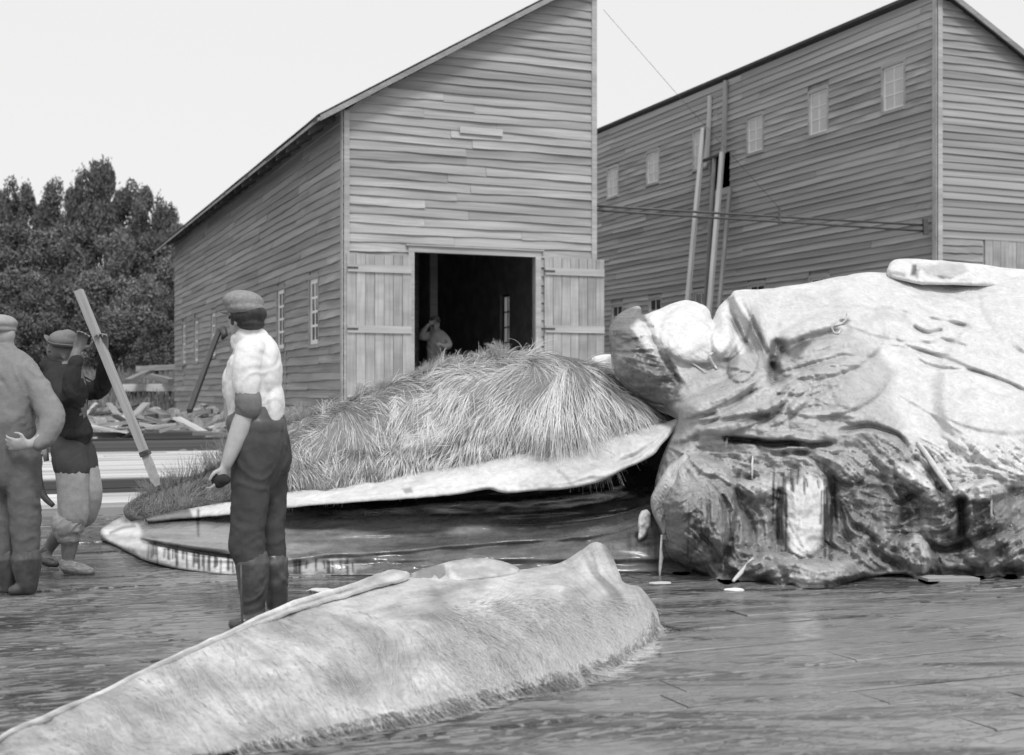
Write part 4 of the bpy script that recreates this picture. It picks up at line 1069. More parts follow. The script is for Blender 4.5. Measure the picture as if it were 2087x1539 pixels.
    t = B(t, [(1720, 880), (1780, 870), (1840, 890), (1860, 950), (1780, 940)], 0.30, 8, 8, 29)
    # dribbles over the bright patch
    rr = np.random.RandomState(3)
    for k in range(40):
        x = rr.choice([rr.uniform(1575, 1606), rr.uniform(1674, 1704), rr.uniform(1600, 1680)], p=[.45, .3, .25]); y = rr.uniform(955, 1050); L_ = rr.uniform(30, 110)
        if 1606 < x < 1674: L_ *= 0.3; y = rr.uniform(955, 985)
        t = streak(g, t, [(x, y), (x+rr.uniform(-3, 3), y+L_)], rr.uniform(1.6, 3), 0.06, 0.9)
    for k in range(16):
        x = rr.uniform(1400, 1500); y = rr.uniform(1000, 1050); t = streak(g, t, [(x, y), (x+rr.uniform(-8, 2), y+rr.uniform(40, 110))], 2.0, 0.06, 0.5)
    l1, l2, low = lics['a'], lics['b'], lics['low']
    pt = 1-0.75*sstep(0.55, 0.7, t)
    low = low*pt
    t = t*(1-(0.02+0.13*low)*sstep(0.3, 1.8, l1))*(1+(0.02+0.12*low)*sstep(0.3, 1.8, -l1))
    t = t*(1+0.22*fbm(U*.03, V*.03, o=5, s=66)*sstep(.6, .75, t))*(1-(0.03+0.14*low)*sstep(0.2, 1.6, l2))*(1+0.12*low*sstep(0.2, 1.6, -l2))
    return t
mainb, s_main = relief('flesh', out_main, dm, M['flesh'], whale, 2.6, (0.22, 0.9), 60, 1.2, main_shape, main_tone, 5, 1)

# --- jaw wedge
out_jaw = [(204, 1087), (214, 1071), (250, 1054), (330, 1040), (450, 1035), (620, 1020), (900, 985), (1200, 960), (1330, 905), (1385, 880), (1420, 960), (1420, 1155), (1340, 1166), (1200, 1168), (1000, 1170), (750, 1172), (560, 1173), (470, 1171), (370, 1160), (300, 1143), (240, 1114), (212, 1101)]
dj = [(206, 1088, 10.75), (240, 1112, 10.2), (250, 1056, 10.7), (300, 1142, 9.3), (300, 1100, 9.6), (300, 1060, 10.3), (470, 1169, 8.78), (480, 1130, 8.9), (480, 1080, 9.3), (480, 1040, 9.9), (700, 1170, 8.75), (700, 1135, 8.85), (700, 1080, 9.3), (700, 1030, 9.9), (950, 1168, 8.8), (950, 1110, 8.95), (950, 1060, 9.4), (950, 1010, 10.0), (1200, 1166, 8.82), (1200, 1095, 8.95), (1200, 1050, 9.4), (1250, 990, 10.0), (1380, 1160, 8.9), (1340, 1090, 9.1), (1340, 1020, 9.7), (1360, 900, 10.2)]
def jaw_shape(g):
    U, V = g['U'], g['V']
    vx = np.ones_like(U); vy = -0.10*sstep(600, 1300, U)+0.22*sstep(620, 250, U)*sstep(1080, 1150, V)-0.05
    wv = fbm(U*.01, V*.03, o=3, s=21)*0.35; vx, vy = vx*np.cos(wv)-vy*np.sin(wv), vx*np.sin(wv)+vy*np.cos(wv)
    l1 = lic(vx, vy, 22, 5); l2 = lic(vx, vy, 30, 6, src=vnoise(U*.05, V*.12, s=22)); lics['ja'], lics['jb'] = l1, l2
    d = l1*0.0018+l2*0.006+fbm(U*.008, V*.03, o=3, s=23)*0.04
    C = lambda p, w, a, e=40: crease(g, p, w, a, e)
    d += C([(285, 1100), (360, 1118), (480, 1136), (560, 1142)], 5, .16)+C([(275, 1093), (360, 1108), (480, 1122)], 5, -.05)
    d += C([(560, 1150), (640, 1133), (800, 1122), (1000, 1105), (1150, 1096), (1250, 1082), (1335, 1050)], 6, -.07)
    d += C([(640, 1060), (900, 1050), (1100, 1045), (1300, 1010)], 9, -.05)+C([(900, 1075), (1150, 1068), (1300, 1040)], 6, -.05)+C([(1000, 1060), (1250, 1045), (1330, 1015)], 5, .05)
    d += C([(580, 1100), (700, 1098), (800, 1096), (1000, 1085)], 4, .035)+C([(400, 1085), (470, 1092), (520, 1088)], 3.5, .03)+C([(330, 1092), (400, 1096)], 3, .03)
    d += C([(660, 1030), (900, 1018), (1100, 1012), (1260, 985)], 12, .14)
    d += C([(250, 1075), (300, 1070), (420, 1050)], 5, .09)+C([(204, 1090), (235, 1075), (262, 1062)], 4, .05)
    d += 0.05*sstep(1138, 1150, V+(U-480)*-0.0)*sstep(300, 480, U)
    return d
def jaw_tone(g):
    U, V = g['U'], g['V']; B = lambda t, p, v, s=6, w=8, sd=0, a=1.0: blot(g, t, p, v, s, w, sd+100, a)
    t = np.full(U.shape, 0.13)
    t = B(t, [(180, 1040), (700, 1020), (900, 1045), (860, 1090), (700, 1135), (480, 1150), (180, 1130)], 0.22, 16, 16, 1)
    t = B(t, [(660, 1040), (1000, 1058), (1150, 1060), (1000, 1085), (700, 1100)], 0.24, 12, 12, 2, .8)
    t = B(t, [(600, 1022), (700, 1010), (1000, 995), (1300, 940), (1345, 960), (1330, 1010), (1150, 1045), (900, 1048), (700, 1046)], 0.05, 6, 8, 3)
    t = B(t, [(1000, 1060), (1320, 1020), (1330, 1060), (1100, 1085)], 0.05, 8, 12, 4, .8)
    t = B(t, [(200, 1080), (240, 1060), (285, 1070), (290, 1120), (240, 1116)], 0.62, 5, 8, 5)
    t = B(t, [(265, 1110), (330, 1112), (480, 1142), (480, 1175), (370, 1166), (290, 1145)], 0.62, 4, 6, 6)
    t = B(t, [(560, 1144), (700, 1142), (760, 1152), (700, 1166), (560, 1168)], 0.42, 7, 14, 7)
    t = B(t, [(270, 1040), (340, 1040), (420, 1045), (400, 1062), (280, 1075)], 0.14, 4, 6, 8)
    t = B(t, [(370, 1076), (530, 1066), (600, 1080), (520, 1112), (400, 1104)], 0.30, 10, 12, 9, .6)
    rr = np.random.RandomState(8)
    for k in range(52):
        x = rr.uniform(300, 490) if k % 3 else rr.uniform(570, 740)
        y0 = 1112+(x-300)*0.16 if x < 500 else 1142
        t = streak(g, t, [(x, y0+rr.uniform(-4, 6)), (x+rr.uniform(-2, 2), y0+rr.uniform(14, 34))], rr.uniform(1.5, 3.2), 0.06, 0.9)
    for k in range(14):
        x = rr.uniform(1270, 1340); t = streak(g, t, [(x, 1085), (x+rr.uniform(-2, 2), 1085+rr.uniform(30, 70))], 2.0, 0.06, 0.35)
    t = streak(g, t, [(403, 1052), (404, 1092)], 3.0, 0.04)
    t = streak(g, t, [(290, 1100), (360, 1116), (480, 1134), (560, 1142)], 3.5, 0.05, .9)
    t = streak(g, t, [(207, 1082), (206, 1092), (216, 1104), (245, 1116)], 3.0, 0.08, .8); t = streak(g, t, [(225, 1086), (250, 1076), (275, 1072)], 3.0, 0.08, .8)
    l1, l2 = lics['ja'], lics['jb']
    return t*(1-0.22*sstep(0.2, 1.8, l1))*(1+0.2*sstep(0.2, 1.8, -l2))*(1-0.2*sstep(0.2, 1.6, l2))
jaw, s_jaw = relief('jaw', out_jaw, dj, M['jawskin'], whale, 2.6, (0.05, 1.2), 26, 0.6, jaw_shape, jaw_tone, 5, 2)

# --- pale lip strip along the upper edge
out_lip = [(300, 1063), (308, 1050), (390, 1036), (470, 1022), (600, 1001), (720, 984), (850, 962), (1000, 935), (1100, 912), (1200, 890), (1290, 872), (1350, 862), (1388, 851), (1372, 880), (1345, 910), (1325, 932), (1270, 958), (1215, 985), (1150, 997), (1085, 1001), (1030, 1005), (990, 998), (930, 1008), (850, 1016), (720, 1024), (600, 1034), (480, 1048), (390, 1056)]
dl = [(305, 1058, 10.2), (470, 1046, 9.45), (470, 1024, 9.8), (600, 1030, 9.25), (600, 1003, 9.6), (850, 1012, 9.05), (850, 965, 9.5), (1050, 1002, 8.98), (1050, 926, 9.4), (1200, 985, 9.0), (1200, 892, 9.45), (1325, 930, 9.2), (1300, 872, 9.5), (1385, 855, 9.5)]
def lip_shape(g):
    U, V = g['U'], g['V']
    d = fbm(U*.008, V*.03, o=4, s=31)*0.05+fbm(U*.05, V*.05, o=3, s=32)*0.008
    d += crease(g, [(1250, 950), (1320, 915), (1372, 868)], 6, .05)+crease(g, [(1290, 945), (1350, 890), (1380, 860)], 4, -.03)+crease(g, [(1100, 990), (1180, 975), (1250, 940)], 9, -.03)
    return d
def lip_tone(g):
    t = np.full(g['U'].shape, 0.64)
    t = blot(g, t, [(290, 1070), (290, 1040), (385, 1030), (395, 1060)], 0.2, 4, 8, 201)
    t = blot(g, t, [(1060, 985), (1180, 950), (1320, 880), (1380, 850), (1330, 940), (1200, 990), (1080, 1004)], 0.5, 14, 16, 203, .6)
    t = blot(g, t, [(820, 996), (838, 992), (842, 1003), (826, 1006)], 0.3, 3, 3, 204)
    t = streak(g, t, [(1165, 988), (1150, 968), (1140, 962)], 4, 0.4)+0*t
    t = streak(g, t, [(404, 1040), (404, 1056)], 3, 0.12)
    n = fbm(g['U']*.02, g['V']*.05, o=4, s=35)
    e = sstep(10, 0, g['dist'])*sstep(0, 1, np.sign(g['V']-(1070-g['U']*.08)))
    return t*(1+0.10*n)*(1-0.3*e)
lip, s_lip = relief('lip', out_lip, dl, M['lip'], whale, 2.6, (0.06, 0.10), 22, 0.8, lip_shape, lip_tone, 5, 3)

# --- baleen: solid core of plates with bristles on it
out_bal = [(262, 1058), (255, 1030), (300, 1004), (350, 985), (410, 962), (470, 925), (540, 880), (590, 856), (650, 834), (700, 815), (780, 784), (850, 759), (920, 738), (1000, 726), (1085, 718), (1150, 726), (1210, 742), (1250, 768), (1300, 806), (1345, 838), (1385, 862), (1330, 885), (1200, 905), (1000, 945), (850, 975), (700, 998), (580, 1016), (420, 1044), (320, 1064)]
db = [(258, 1040, 10.6), (320, 1060, 10.25), (300, 1006, 10.7), (420, 1042, 9.95), (420, 965, 10.5), (580, 1014, 9.75), (580, 940, 10.0), (590, 855, 10.8), (850, 970, 9.6), (850, 880, 9.85), (850, 760, 11.1), (720, 900, 9.95), (720, 810, 10.9), (1000, 940, 9.55), (1000, 850, 9.85), (1000, 728, 11.2), (1085, 785, 10.3), (1085, 720, 11.2), (1200, 900, 9.6), (1180, 820, 9.8), (1200, 744, 10.6), (1300, 882, 9.65), (1300, 808, 10.0), (1384, 862, 9.75)]
def bal_shape(g):
    U, V = g['U'], g['V']
    return fbm(U*.012, V*.012, o=4, s=41)*0.10+crease(g, [(850, 850), (1000, 830), (1150, 760)], 22, .06)+crease(g, [(600, 960), (800, 930), (1000, 900)], 12, .05)+crease(g, [(620, 900), (720, 860), (800, 880)], 18, .05)
bal, s_bal = relief('baleen', out_bal, db, M['bris_core'], whale, 4, (0.10, 1.1), 60, 1.5, bal_shape, lambda g: np.full(g['U'].shape, .2), 5, 4)
hf = [(275, 1040, -.2, -1, 26, 0), (320, 1010, .1, -1, 34, 0), (320, 1045, .5, -.8, 26, 0), (380, 1000, .1, -1, 36, 0), (400, 1030, .6, -.7, 28, 0), (450, 945, 0, -1, 60, 0), (380, 985, 0, -1, 50, 0), (430, 1005, .4, -.9, 34, 0), (520, 900, 0, -1, 46, .2), (520, 970, .2, -1, 40, .2), (600, 870, .2, -1, 34, .4),
      (620, 900, .3, 1, 34, .4), (640, 840, .6, -.8, 30, .6), (680, 880, -.7, .7, 44, .4), (640, 950, .6, .3, 40, .5), (700, 940, -.5, .5, 40, .6), (620, 990, .1, 1, 24, .5), (750, 970, .15, 1, 30, .8), (750, 790, .5, -.7, 32, .5), (770, 860, .5, .8, 42, .4), (820, 920, -.4, .8, 44, .7), (850, 760, .6, -.6, 36, .7), (850, 820, -.3, 1, 56, .6), (880, 955, .1, 1, 26, .7), (900, 890, -.9, .6, 56, .9),
      (950, 740, .6, -.5, 30, .7), (950, 780, -.8, .5, 60, .8), (950, 830, -.6, .8, 52, .5), (980, 880, -.8, .8, 64, .9), (1000, 925, -.2, 1, 24, .5), (1050, 726, .6, -.4, 26, .8), (1060, 760, -.9, .3, 60, .6), (1080, 830, -.6, .9, 80, .9), (1080, 890, -.5, .8, 44, .5), (1120, 732, .9, .2, 32, .7), (1150, 770, -.25, 1, 120, 1), (1180, 830, .05, 1, 110, 1), (1130, 870, -.1, 1, 60, .6), (1200, 745, .8, .6, 50, .7),
      (1220, 800, .05, 1, 100, 1), (1230, 865, 0, 1, 30, .5), (1150, 890, 0, 1, 22, .5), (1270, 800, .3, 1, 80, .9), (1290, 850, -.1, 1, 50, .5), (1330, 842, .6, .7, 40, .7), (1360, 862, .1, 1, 22, .4)]
def bristles(name, sampler, poly, field, n, mat, parent, K=9, r0=0.0019, r1=0.0006, seed=1, tuft=24, out=0.5, droop=0.4, lenmul=1.0, sel=None, rv=0.9, zmin=0.003, dens=None):
    rs = np.random.RandomState(seed); P = np.array(poly, float)
    u = rs.uniform(P[:, 0].min(), P[:, 0].max(), n*5); v = rs.uniform(P[:, 1].min(), P[:, 1].max(), n*5)
    k = inside(poly, u, v)
    if sel is not None: k &= sel(u, v)
    if dens is not None: k &= rs.rand(len(u)) < dens(u, v)
    u, v = u[k][:n], v[k][:n]
    d, ok = sampler(u, v); u, v, d = u[ok], v[ok], d[ok]; n = len(u)
    vx, vy, L, w = idw(field, u, v, 3.5)
    m = np.sqrt(vx**2+vy**2)+1e-6; vx, vy = vx/m, vy/m
    L = L*lenmul*rs.uniform(0.55, 1.25, n)*(0.8+0.4*(fbm(u/60, v/60, o=2, s=seed+5)+.5))
    ang = fbm(u/tuft, v/tuft, o=3, s=seed)*rv*1.5+rs.normal(size=n)*0.16
    curl = fbm(u/tuft/1.4, v/tuft/1.4, o=2, s=seed+9)*1.5+rs.normal(size=n)*0.25
    # strands gather towards the tip of their tuft
    tu = (np.floor(u/tuft*1.6+0.6*vnoise(u/tuft, v/tuft, s=71))+.5); tv = (np.floor(v/tuft*1.6+0.6*vnoise(u/tuft, v/tuft, s=72))+.5)
    ta = (_perm[(np.abs(tu*131+tv*717)).astype(int) % 4096]-.5)*0.6
    ang = ang+ta
    lift = out*(0.5+_perm[(np.abs(tu*31+tv*917)).astype(int) % 4096])*(0.7+0.6*rs.rand(n))
    pos = np.empty((n, K, 3)); pu, pv, pd = u.copy(), v.copy(), d.copy()+0.01; a = ang.copy(); sd_ = d.copy()
    px = d/F
    for i in range(K):
        s = i/(K-1)
        pos[:, i, 0] = (pu-CX)/F*pd; pos[:, i, 1] = pd; pos[:, i, 2] = np.maximum(H-(pv-HV)/F*pd, zmin+0.004*rs.rand(n))
        step = L/(K-1)
        dx = vx*np.cos(a)-vy*np.sin(a); dy = vx*np.sin(a)+vy*np.cos(a)+droop*s*1.6
        q = np.sqrt(dx**2+dy**2)+1e-6
        pu = pu+dx/q*step; pv = pv+dy/q*step
        ds, okk = sampler(pu, pv); sd_ = np.where(okk, ds, sd_+0.0)
        pd = np.where(okk | (s < 0.2), sd_-L*px*lift*(0.10+0.9*np.sin(min(1, s*1.25)*math.pi*0.72)), pd)
        a = a+curl/(K-1)*0.8
    hc = bpy.data.hair_curves.new(name); hc.add_curves([K]*n)
    hc.points.foreach_set('position', pos.reshape(-1))
    rad = np.repeat((r0+(r1-r0)*np.linspace(0, 1, K)**1.3)[None], n, 0)*rs.uniform(0.7, 1.3, n)[:, None]
    at_ = hc.attributes.get('radius') or hc.attributes.new('radius', 'FLOAT', 'POINT')
    at_.data.foreach_set('value', rad.ravel())
    hc.materials.append(mat)
    o = bpy.data.objects.new(name, hc); COL.objects.link(o); setparent(o, parent); o['kind'] = 'stuff'
    return o
darkzone = lambda u, v: (u < 520+60*vnoise(u*.02, v*.02, s=2))
light = lambda u, v: ~darkzone(u, v)
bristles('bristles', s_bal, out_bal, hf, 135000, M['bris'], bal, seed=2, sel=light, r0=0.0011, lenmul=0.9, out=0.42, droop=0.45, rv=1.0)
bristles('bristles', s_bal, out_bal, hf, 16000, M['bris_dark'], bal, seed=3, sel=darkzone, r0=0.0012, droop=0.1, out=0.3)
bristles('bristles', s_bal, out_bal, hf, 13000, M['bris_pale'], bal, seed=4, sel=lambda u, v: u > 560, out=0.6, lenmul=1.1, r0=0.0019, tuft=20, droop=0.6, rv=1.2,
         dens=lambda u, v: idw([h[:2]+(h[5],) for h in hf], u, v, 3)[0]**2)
# pale upper lip glimpsed beyond the ridge of bristles
ul, _ = relief('upper_lip', [(1206, 732), (1220, 724), (1243, 722), (1256, 730), (1262, 765), (1235, 760)], [(1200, 730, 10.75), (1262, 730, 10.5), (1225, 775, 10.5), (1243, 722, 10.7)], M['lip'], whale, 3, (0.03, 0.3), 10, 0.5, None, lambda g: np.full(g['U'].shape, .74), 4, 6)
# hanging membrane with its drip, and the white scrap beside it
mem, _ = relief('membrane', [(1398, 925), (1405, 935), (1392, 965), (1385, 1000), (1372, 1030), (1362, 1075), (1353, 1110), (1349, 1085), (1332, 1050), (1326, 1020), (1338, 990), (1362, 950), (1380, 935)], [(1398, 930, 8.9), (1340, 1040, 8.75), (1352, 1105, 8.75), (1370, 990, 8.72)], M['flesh'], whale, 2.5, (0.03, 0.04), 14, 0.8,
               lambda g: 0.02*lic(0.35*np.ones_like(g['U'])*-1, np.ones_like(g['U']), 14, 7)*0.4, lambda g: 0.42-0.14*sstep(0, 10, g['dist'])*0+0.1*fbm(g['U']*.2, g['V']*.03, o=3, s=4), 5, 7)
link('drip', tube_mesh('drip', [at(1349, 1090, 8.72), at(1347, 1120, 8.7), at(1348, 1136, 8.69), at(1345, 1160, 8.68), at(1345, 1188, 8.64)], [.008, .009, .015, .011, .012], 7), plain('pale_drip', .5, .65, 30, .4, .2), mem)
relief('scrap', [(1302, 1050), (1308, 1040), (1318, 1038), (1326, 1052), (1322, 1080), (1314, 1095), (1302, 1099), (1300, 1080)], [(1310, 1040, 9.0), (1310, 1098, 8.95), (1325, 1070, 9.0)], M['lip'], whale, 2, (0.03, 0.04), 9, 2.6, lambda g: fbm(g['U']*.1, g['V']*.1, s=3)*.02, lambda g: .55+.35*fbm(g['U']*.1, g['V']*.1, s=3), 4, 8)
# small hooks, curls and hanging strips seen on the flesh
def strip(name, pts, r, mat, parent):
    P = [at(u, v, s_main(u, v)[0]-o) for (u, v, o) in pts]
    Q = catmull([tuple(p) for p in P], 4, False)
    return link(name, tube_mesh(name, [Vector(q) for q in Q], [r*(0.6+0.4*math.sin(math.pi*i/(len(Q)-1))) for i in range(len(Q))], 7), mat, parent)
M['tend'] = plain('pale_tendon', 0.45, 0.65, 30, 0.45, 0.3, 0.004)
strip('tendon', [(1456, 720, .01), (1448, 722, .03), (1447, 732, .03), (1456, 745, .03), (1461, 752, .01)], .012, M['tend'], mainb)
strip('tendon', [(1700, 664, .01), (1718, 658, .03), (1728, 645, .03), (1727, 638, .02)], .010, M['tend'], mainb)
strip('tendon', [(1695, 668, .02), (1700, 678, .03), (1708, 680, .03), (1713, 672, .02)], .009, M['tend'], mainb)
strip('tendon', [(1534, 930, .01), (1533, 955, .03), (1533, 978, .01)], .009, M['tend'], mainb)
strip('tendon', [(1482, 893, .0), (1480, 905, .02), (1480, 912, .01)], .010, M['tend'], mainb)
strip('tendon', [(2021, 1000, .02), (2020, 1040, .03), (2023, 1078, .02)], .008, M['tend'], mainb)
strip('tendon', [(1535, 1138, .02), (1512, 1165, .04), (1494, 1185, .05)], .016, M['tend'], mainb)
strip('tendon', [(1870, 900, .02), (1905, 950, .05), (1940, 1000, .04)], .02, M['tend'], mainb)
strip('tendon', [(1440, 760, .02), (1418, 745, .02), (1380, 720, .02)], .006, M['tend'], mainb)

# rolled blubber lying on top of the carcass
def roll_shape(g):
    return fbm(g['U']*.03, g['V']*.05, o=4, s=61)*0.05+crease(g, [(1868, 548), (1864, 572)], 6, .08, 4)+crease(g, [(1880, 556), (1920, 568), (1950, 570)], 5, .05)
def roll_tone(g):
    t = np.full(g['U'].shape, 0.62); t = blot(g, t, [(1870, 535), (1960, 536), (1975, 548), (1950, 566), (1900, 566), (1880, 552)], 0.42, 5, 10, 301)
    t = blot(g, t, [(1858, 540), (1868, 540), (1868, 562), (1856, 562)], 0.12, 3, 3, 302); t = blot(g, t, [(1812, 552), (1845, 556), (1845, 562), (1812, 560)], 0.3, 3, 5, 303)
    return t
roll, _ = relief('blubber_roll', [(1808, 554), (1815, 536), (1832, 527), (1870, 528), (1960, 535), (2060, 546), (2200, 562), (2330, 585), (2330, 640), (2150, 620), (2060, 590), (1960, 582), (1880, 580), (1815, 566)], [(1808, 554, 10.75), (1832, 530, 10.9), (1870, 570, 10.6), (2060, 548, 11.2), (2060, 590, 10.9), (2330, 600, 11.6)], M['lip'], None, 2.6, (0.10, 0.35), 22, 1, roll_shape, roll_tone, 5, 9)
tag(roll, 'rolled white strip of blubber lying on top of the whale carcass', 'blubber strip')

# --- slab of baleen lying in front
out_fg = [(-120, 1560), (-60, 1528), (20, 1492), (110, 1452), (200, 1412), (350, 1343), (470, 1288), (560, 1246), (640, 1220), (740, 1196), (840, 1176), (960, 1164), (1060, 1160), (1130, 1150), (1175, 1128), (1203, 1108), (1222, 1106), (1242, 1122), (1262, 1165), (1272, 1188), (1305, 1198), (1330, 1228), (1343, 1258), (1340, 1290), (1310, 1322), (1240, 1352), (1150, 1388), (1050, 1412), (950, 1440), (850, 1466), (700, 1496), (500, 1530), (250, 1566), (0, 1600), (-120, 1600)]
dfg = [(20, 1495, 4.35), (200, 1414, 4.9), (350, 1345, 5.35), (560, 1248, 6.2), (740, 1196, 6.9), (960, 1164, 7.3), (1130, 1150, 7.35), (1210, 1107, 7.3), (1240, 1190, 7.0), (1305, 1200, 7.0), (1342, 1280, 6.6), (1240, 1352, 5.75), (1050, 1412, 5.2), (850, 1466, 4.8), (700, 1496, 4.6), (500, 1530, 4.4), (0, 1600, 4.0), (1150, 1250, 6.45), (1100, 1320, 5.75), (900, 1250, 6.3), (850, 1380, 5.25), (600, 1340, 5.45), (600, 1450, 4.75), (300, 1450, 4.65), (200, 1530, 4.3)]
ffg = [(20, 1530, 1, .1, 40), (200, 1450, .8, .5, 60), (200, 1560, 1, .4, 60), (400, 1360, .6, .8, 60), (400, 1480, .8, .6, 60), (600, 1280, .8, .5, 60), (600, 1400, .5, .9, 70), (620, 1480, .6, .8, 60), (800, 1230, 1, -.1, 60), (800, 1330, .2, 1, 70), (820, 1430, .6, .8, 60), (950, 1200, 1, -.15, 60), (950, 1300, .6, .6, 70), (950, 1400, .7, .7, 60), (1100, 1200, 1, 0, 60), (1100, 1280, 1, .5, 80), (1080, 1370, .7, .8, 60), (1220, 1130, .2, 1, 30), (1220, 1220, 1, .5, 80), (1200, 1300, .8, .9, 80), (1290, 1260, .6, 1, 60), (1330, 1280, .1, 1, 40)]
def fg_shape(g):
    U, V = g['U'], g['V']; vx, vy = idw([f[:4] for f in ffg], U, V, 3)
    wv = fbm(U*.012, V*.012, o=3, s=51)*0.8; vx, vy = vx*np.cos(wv)-vy*np.sin(wv), vx*np.sin(wv)+vy*np.cos(wv)
    l1 = lic(vx, vy, 16, 9); l2 = lic(vx, vy, 22, 10, src=vnoise(U*.045, V*.045, s=52)); lics['fa'], lics['fb'] = l1, l2
    d = l1*0.0035+l2*0.010+fbm(U*.010, V*.010, o=4, s=53)*0.10
    d += crease(g, [(880, 1180), (960, 1280), (1010, 1330)], 16, .06)+crease(g, [(640, 1300), (760, 1360), (830, 1450)], 14, .05)+crease(g, [(480, 1400), (600, 1370), (700, 1400)], 12, .04)
    return d
def fg_tone(g):
    U, V = g['U'], g['V']
    t = np.full(U.shape, 0.42)
    t = blot(g, t, [(900, 1230), (1050, 1190), (1340, 1210), (1350, 1300), (1150, 1370), (950, 1330)], 0.5, 20, 20, 401)
    t = blot(g, t, [(880, 1180), (920, 1240), (1010, 1300), (1030, 1330), (940, 1300), (880, 1230)], 0.36, 10, 12, 402)
    t = blot(g, t, [(820, 1300), (900, 1290), (920, 1420), (820, 1440)], 0.48, 10, 16, 403)
    t = blot(g, t, [(1040, 1172), (1130, 1140), (1200, 1095), (1230, 1095), (1262, 1160), (1280, 1205), (1180, 1190), (1100, 1192)], 0.40, 8, 8, 404)
    t = t*(1+0.62*fbm(U*.010, V*.018, o=5, s=54))*(1-0.18*sstep(0.2, 1.8, lics['fa']))*(1+0.1*sstep(0.2, 1.8, -lics['fa']))*(1-(0.18+0.25*sstep(820, 1050, U))*sstep(0.1, 1.5, lics['fb']))
    return t
M['mat'] = flesh('matted_bristle_mat', 0.25, 30, 0.5, 0.5, 0.7, 0.006)
slab = empty('baleen_slab', at(900, 1440, 5.0), 'cut slab of pale matted baleen lying on the wet deck in the foreground', 'baleen')
slab.location.z = 0
mat_, s_fg = relief('bristle_mat', out_fg, dfg, M['mat'], slab, 3.2, (0.05, 0.25), 30, 1.2, fg_shape, fg_tone, 5, 10)
M['bris_fg'] = hairmat('matted_bristles', 0.42, 0.62)
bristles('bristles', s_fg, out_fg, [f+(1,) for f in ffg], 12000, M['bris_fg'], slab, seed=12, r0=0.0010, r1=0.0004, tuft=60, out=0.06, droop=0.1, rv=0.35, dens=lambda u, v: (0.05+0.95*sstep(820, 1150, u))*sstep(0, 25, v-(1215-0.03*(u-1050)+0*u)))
# dark fringe hanging over the near edge
edge = [(1330, 1240), (1352, 1270), (1350, 1300), (1320, 1335), (1245, 1366), (1150, 1400), (1050, 1428), (950, 1455), (850, 1480), (700, 1510), (500, 1545), (480, 1515), (700, 1470), (850, 1438), (950, 1412), (1050, 1384), (1150, 1358), (1240, 1325), (1300, 1290)]
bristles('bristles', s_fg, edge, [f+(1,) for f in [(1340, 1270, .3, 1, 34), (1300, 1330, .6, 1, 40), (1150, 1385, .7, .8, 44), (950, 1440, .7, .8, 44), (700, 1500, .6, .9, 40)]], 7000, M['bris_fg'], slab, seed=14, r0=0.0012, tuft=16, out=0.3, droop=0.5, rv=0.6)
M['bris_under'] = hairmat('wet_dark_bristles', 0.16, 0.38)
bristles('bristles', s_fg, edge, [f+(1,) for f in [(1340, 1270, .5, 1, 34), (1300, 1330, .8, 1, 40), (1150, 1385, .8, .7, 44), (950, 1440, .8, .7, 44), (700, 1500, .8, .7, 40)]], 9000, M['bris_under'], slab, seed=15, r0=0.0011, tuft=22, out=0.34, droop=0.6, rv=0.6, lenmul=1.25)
def gt(g): return (0.42+0.3*sstep(5, 1, g['dist']))*(1+0.6*fbm(g['U']*.02, g['V']*.05, o=4, s=58))
gum, _ = relief('gum_edge', [(-80, 1540), (20, 1489), (200, 1408), (350, 1337), (470, 1282), (560, 1238), (660, 1205), (740, 1180), (775, 1166), (800, 1160), (826, 1164), (834, 1176), (800, 1190), (740, 1206), (640, 1236), (560, 1262), (470, 1300), (350, 1354), (200, 1424), (20, 1503), (-80, 1552)], [(20, 1495, 4.33), (200, 1414, 4.88), (350, 1345, 5.33), (560, 1248, 6.1), (740, 1190, 6.78), (830, 1170, 7.0)], M['lip'], slab, 2.6, (0.04, 0.06), 9, 2.2, lambda g: crease(g, [(0, 1500), (350, 1346), (560, 1252), (740, 1196)], 3, .03)+fbm(g['U']*.03, g['V']*.06, o=3, s=3)*.02, gt, 5, 11)
def g2t(g):
    t = np.full(g['U'].shape, 0.5)*(1+0.7*fbm(g['U']*.03, g['V']*.05, o=4, s=57)); t = blot(g, t, [(835, 1190), (850, 1160), (905, 1150), (908, 1180), (870, 1192)], 0.22, 5, 6, 411)
    t = blot(g, t, [(920, 1160), (1000, 1152), (1020, 1166), (930, 1180)], 0.36, 6, 8, 412); return t
relief('gum_fold', [(832, 1186), (838, 1170), (862, 1160), (900, 1148), (940, 1140), (990, 1138), (1030, 1146), (1058, 1158), (1050, 1172), (980, 1182), (900, 1190), (850, 1196)], [(835, 1185, 7.05), (900, 1150, 7.35), (980, 1140, 7.45), (1055, 1160, 7.3), (950, 1180, 7.1)], M['lip'], slab, 2.4, (0.07, 0.10), 18, .7, lambda g: crease(g, [(905, 1150), (910, 1168), (900, 1186)], 5, .05, 4)+crease(g, [(880, 1152), (888, 1180)], 4, .04, 4), g2t, 5, 12)

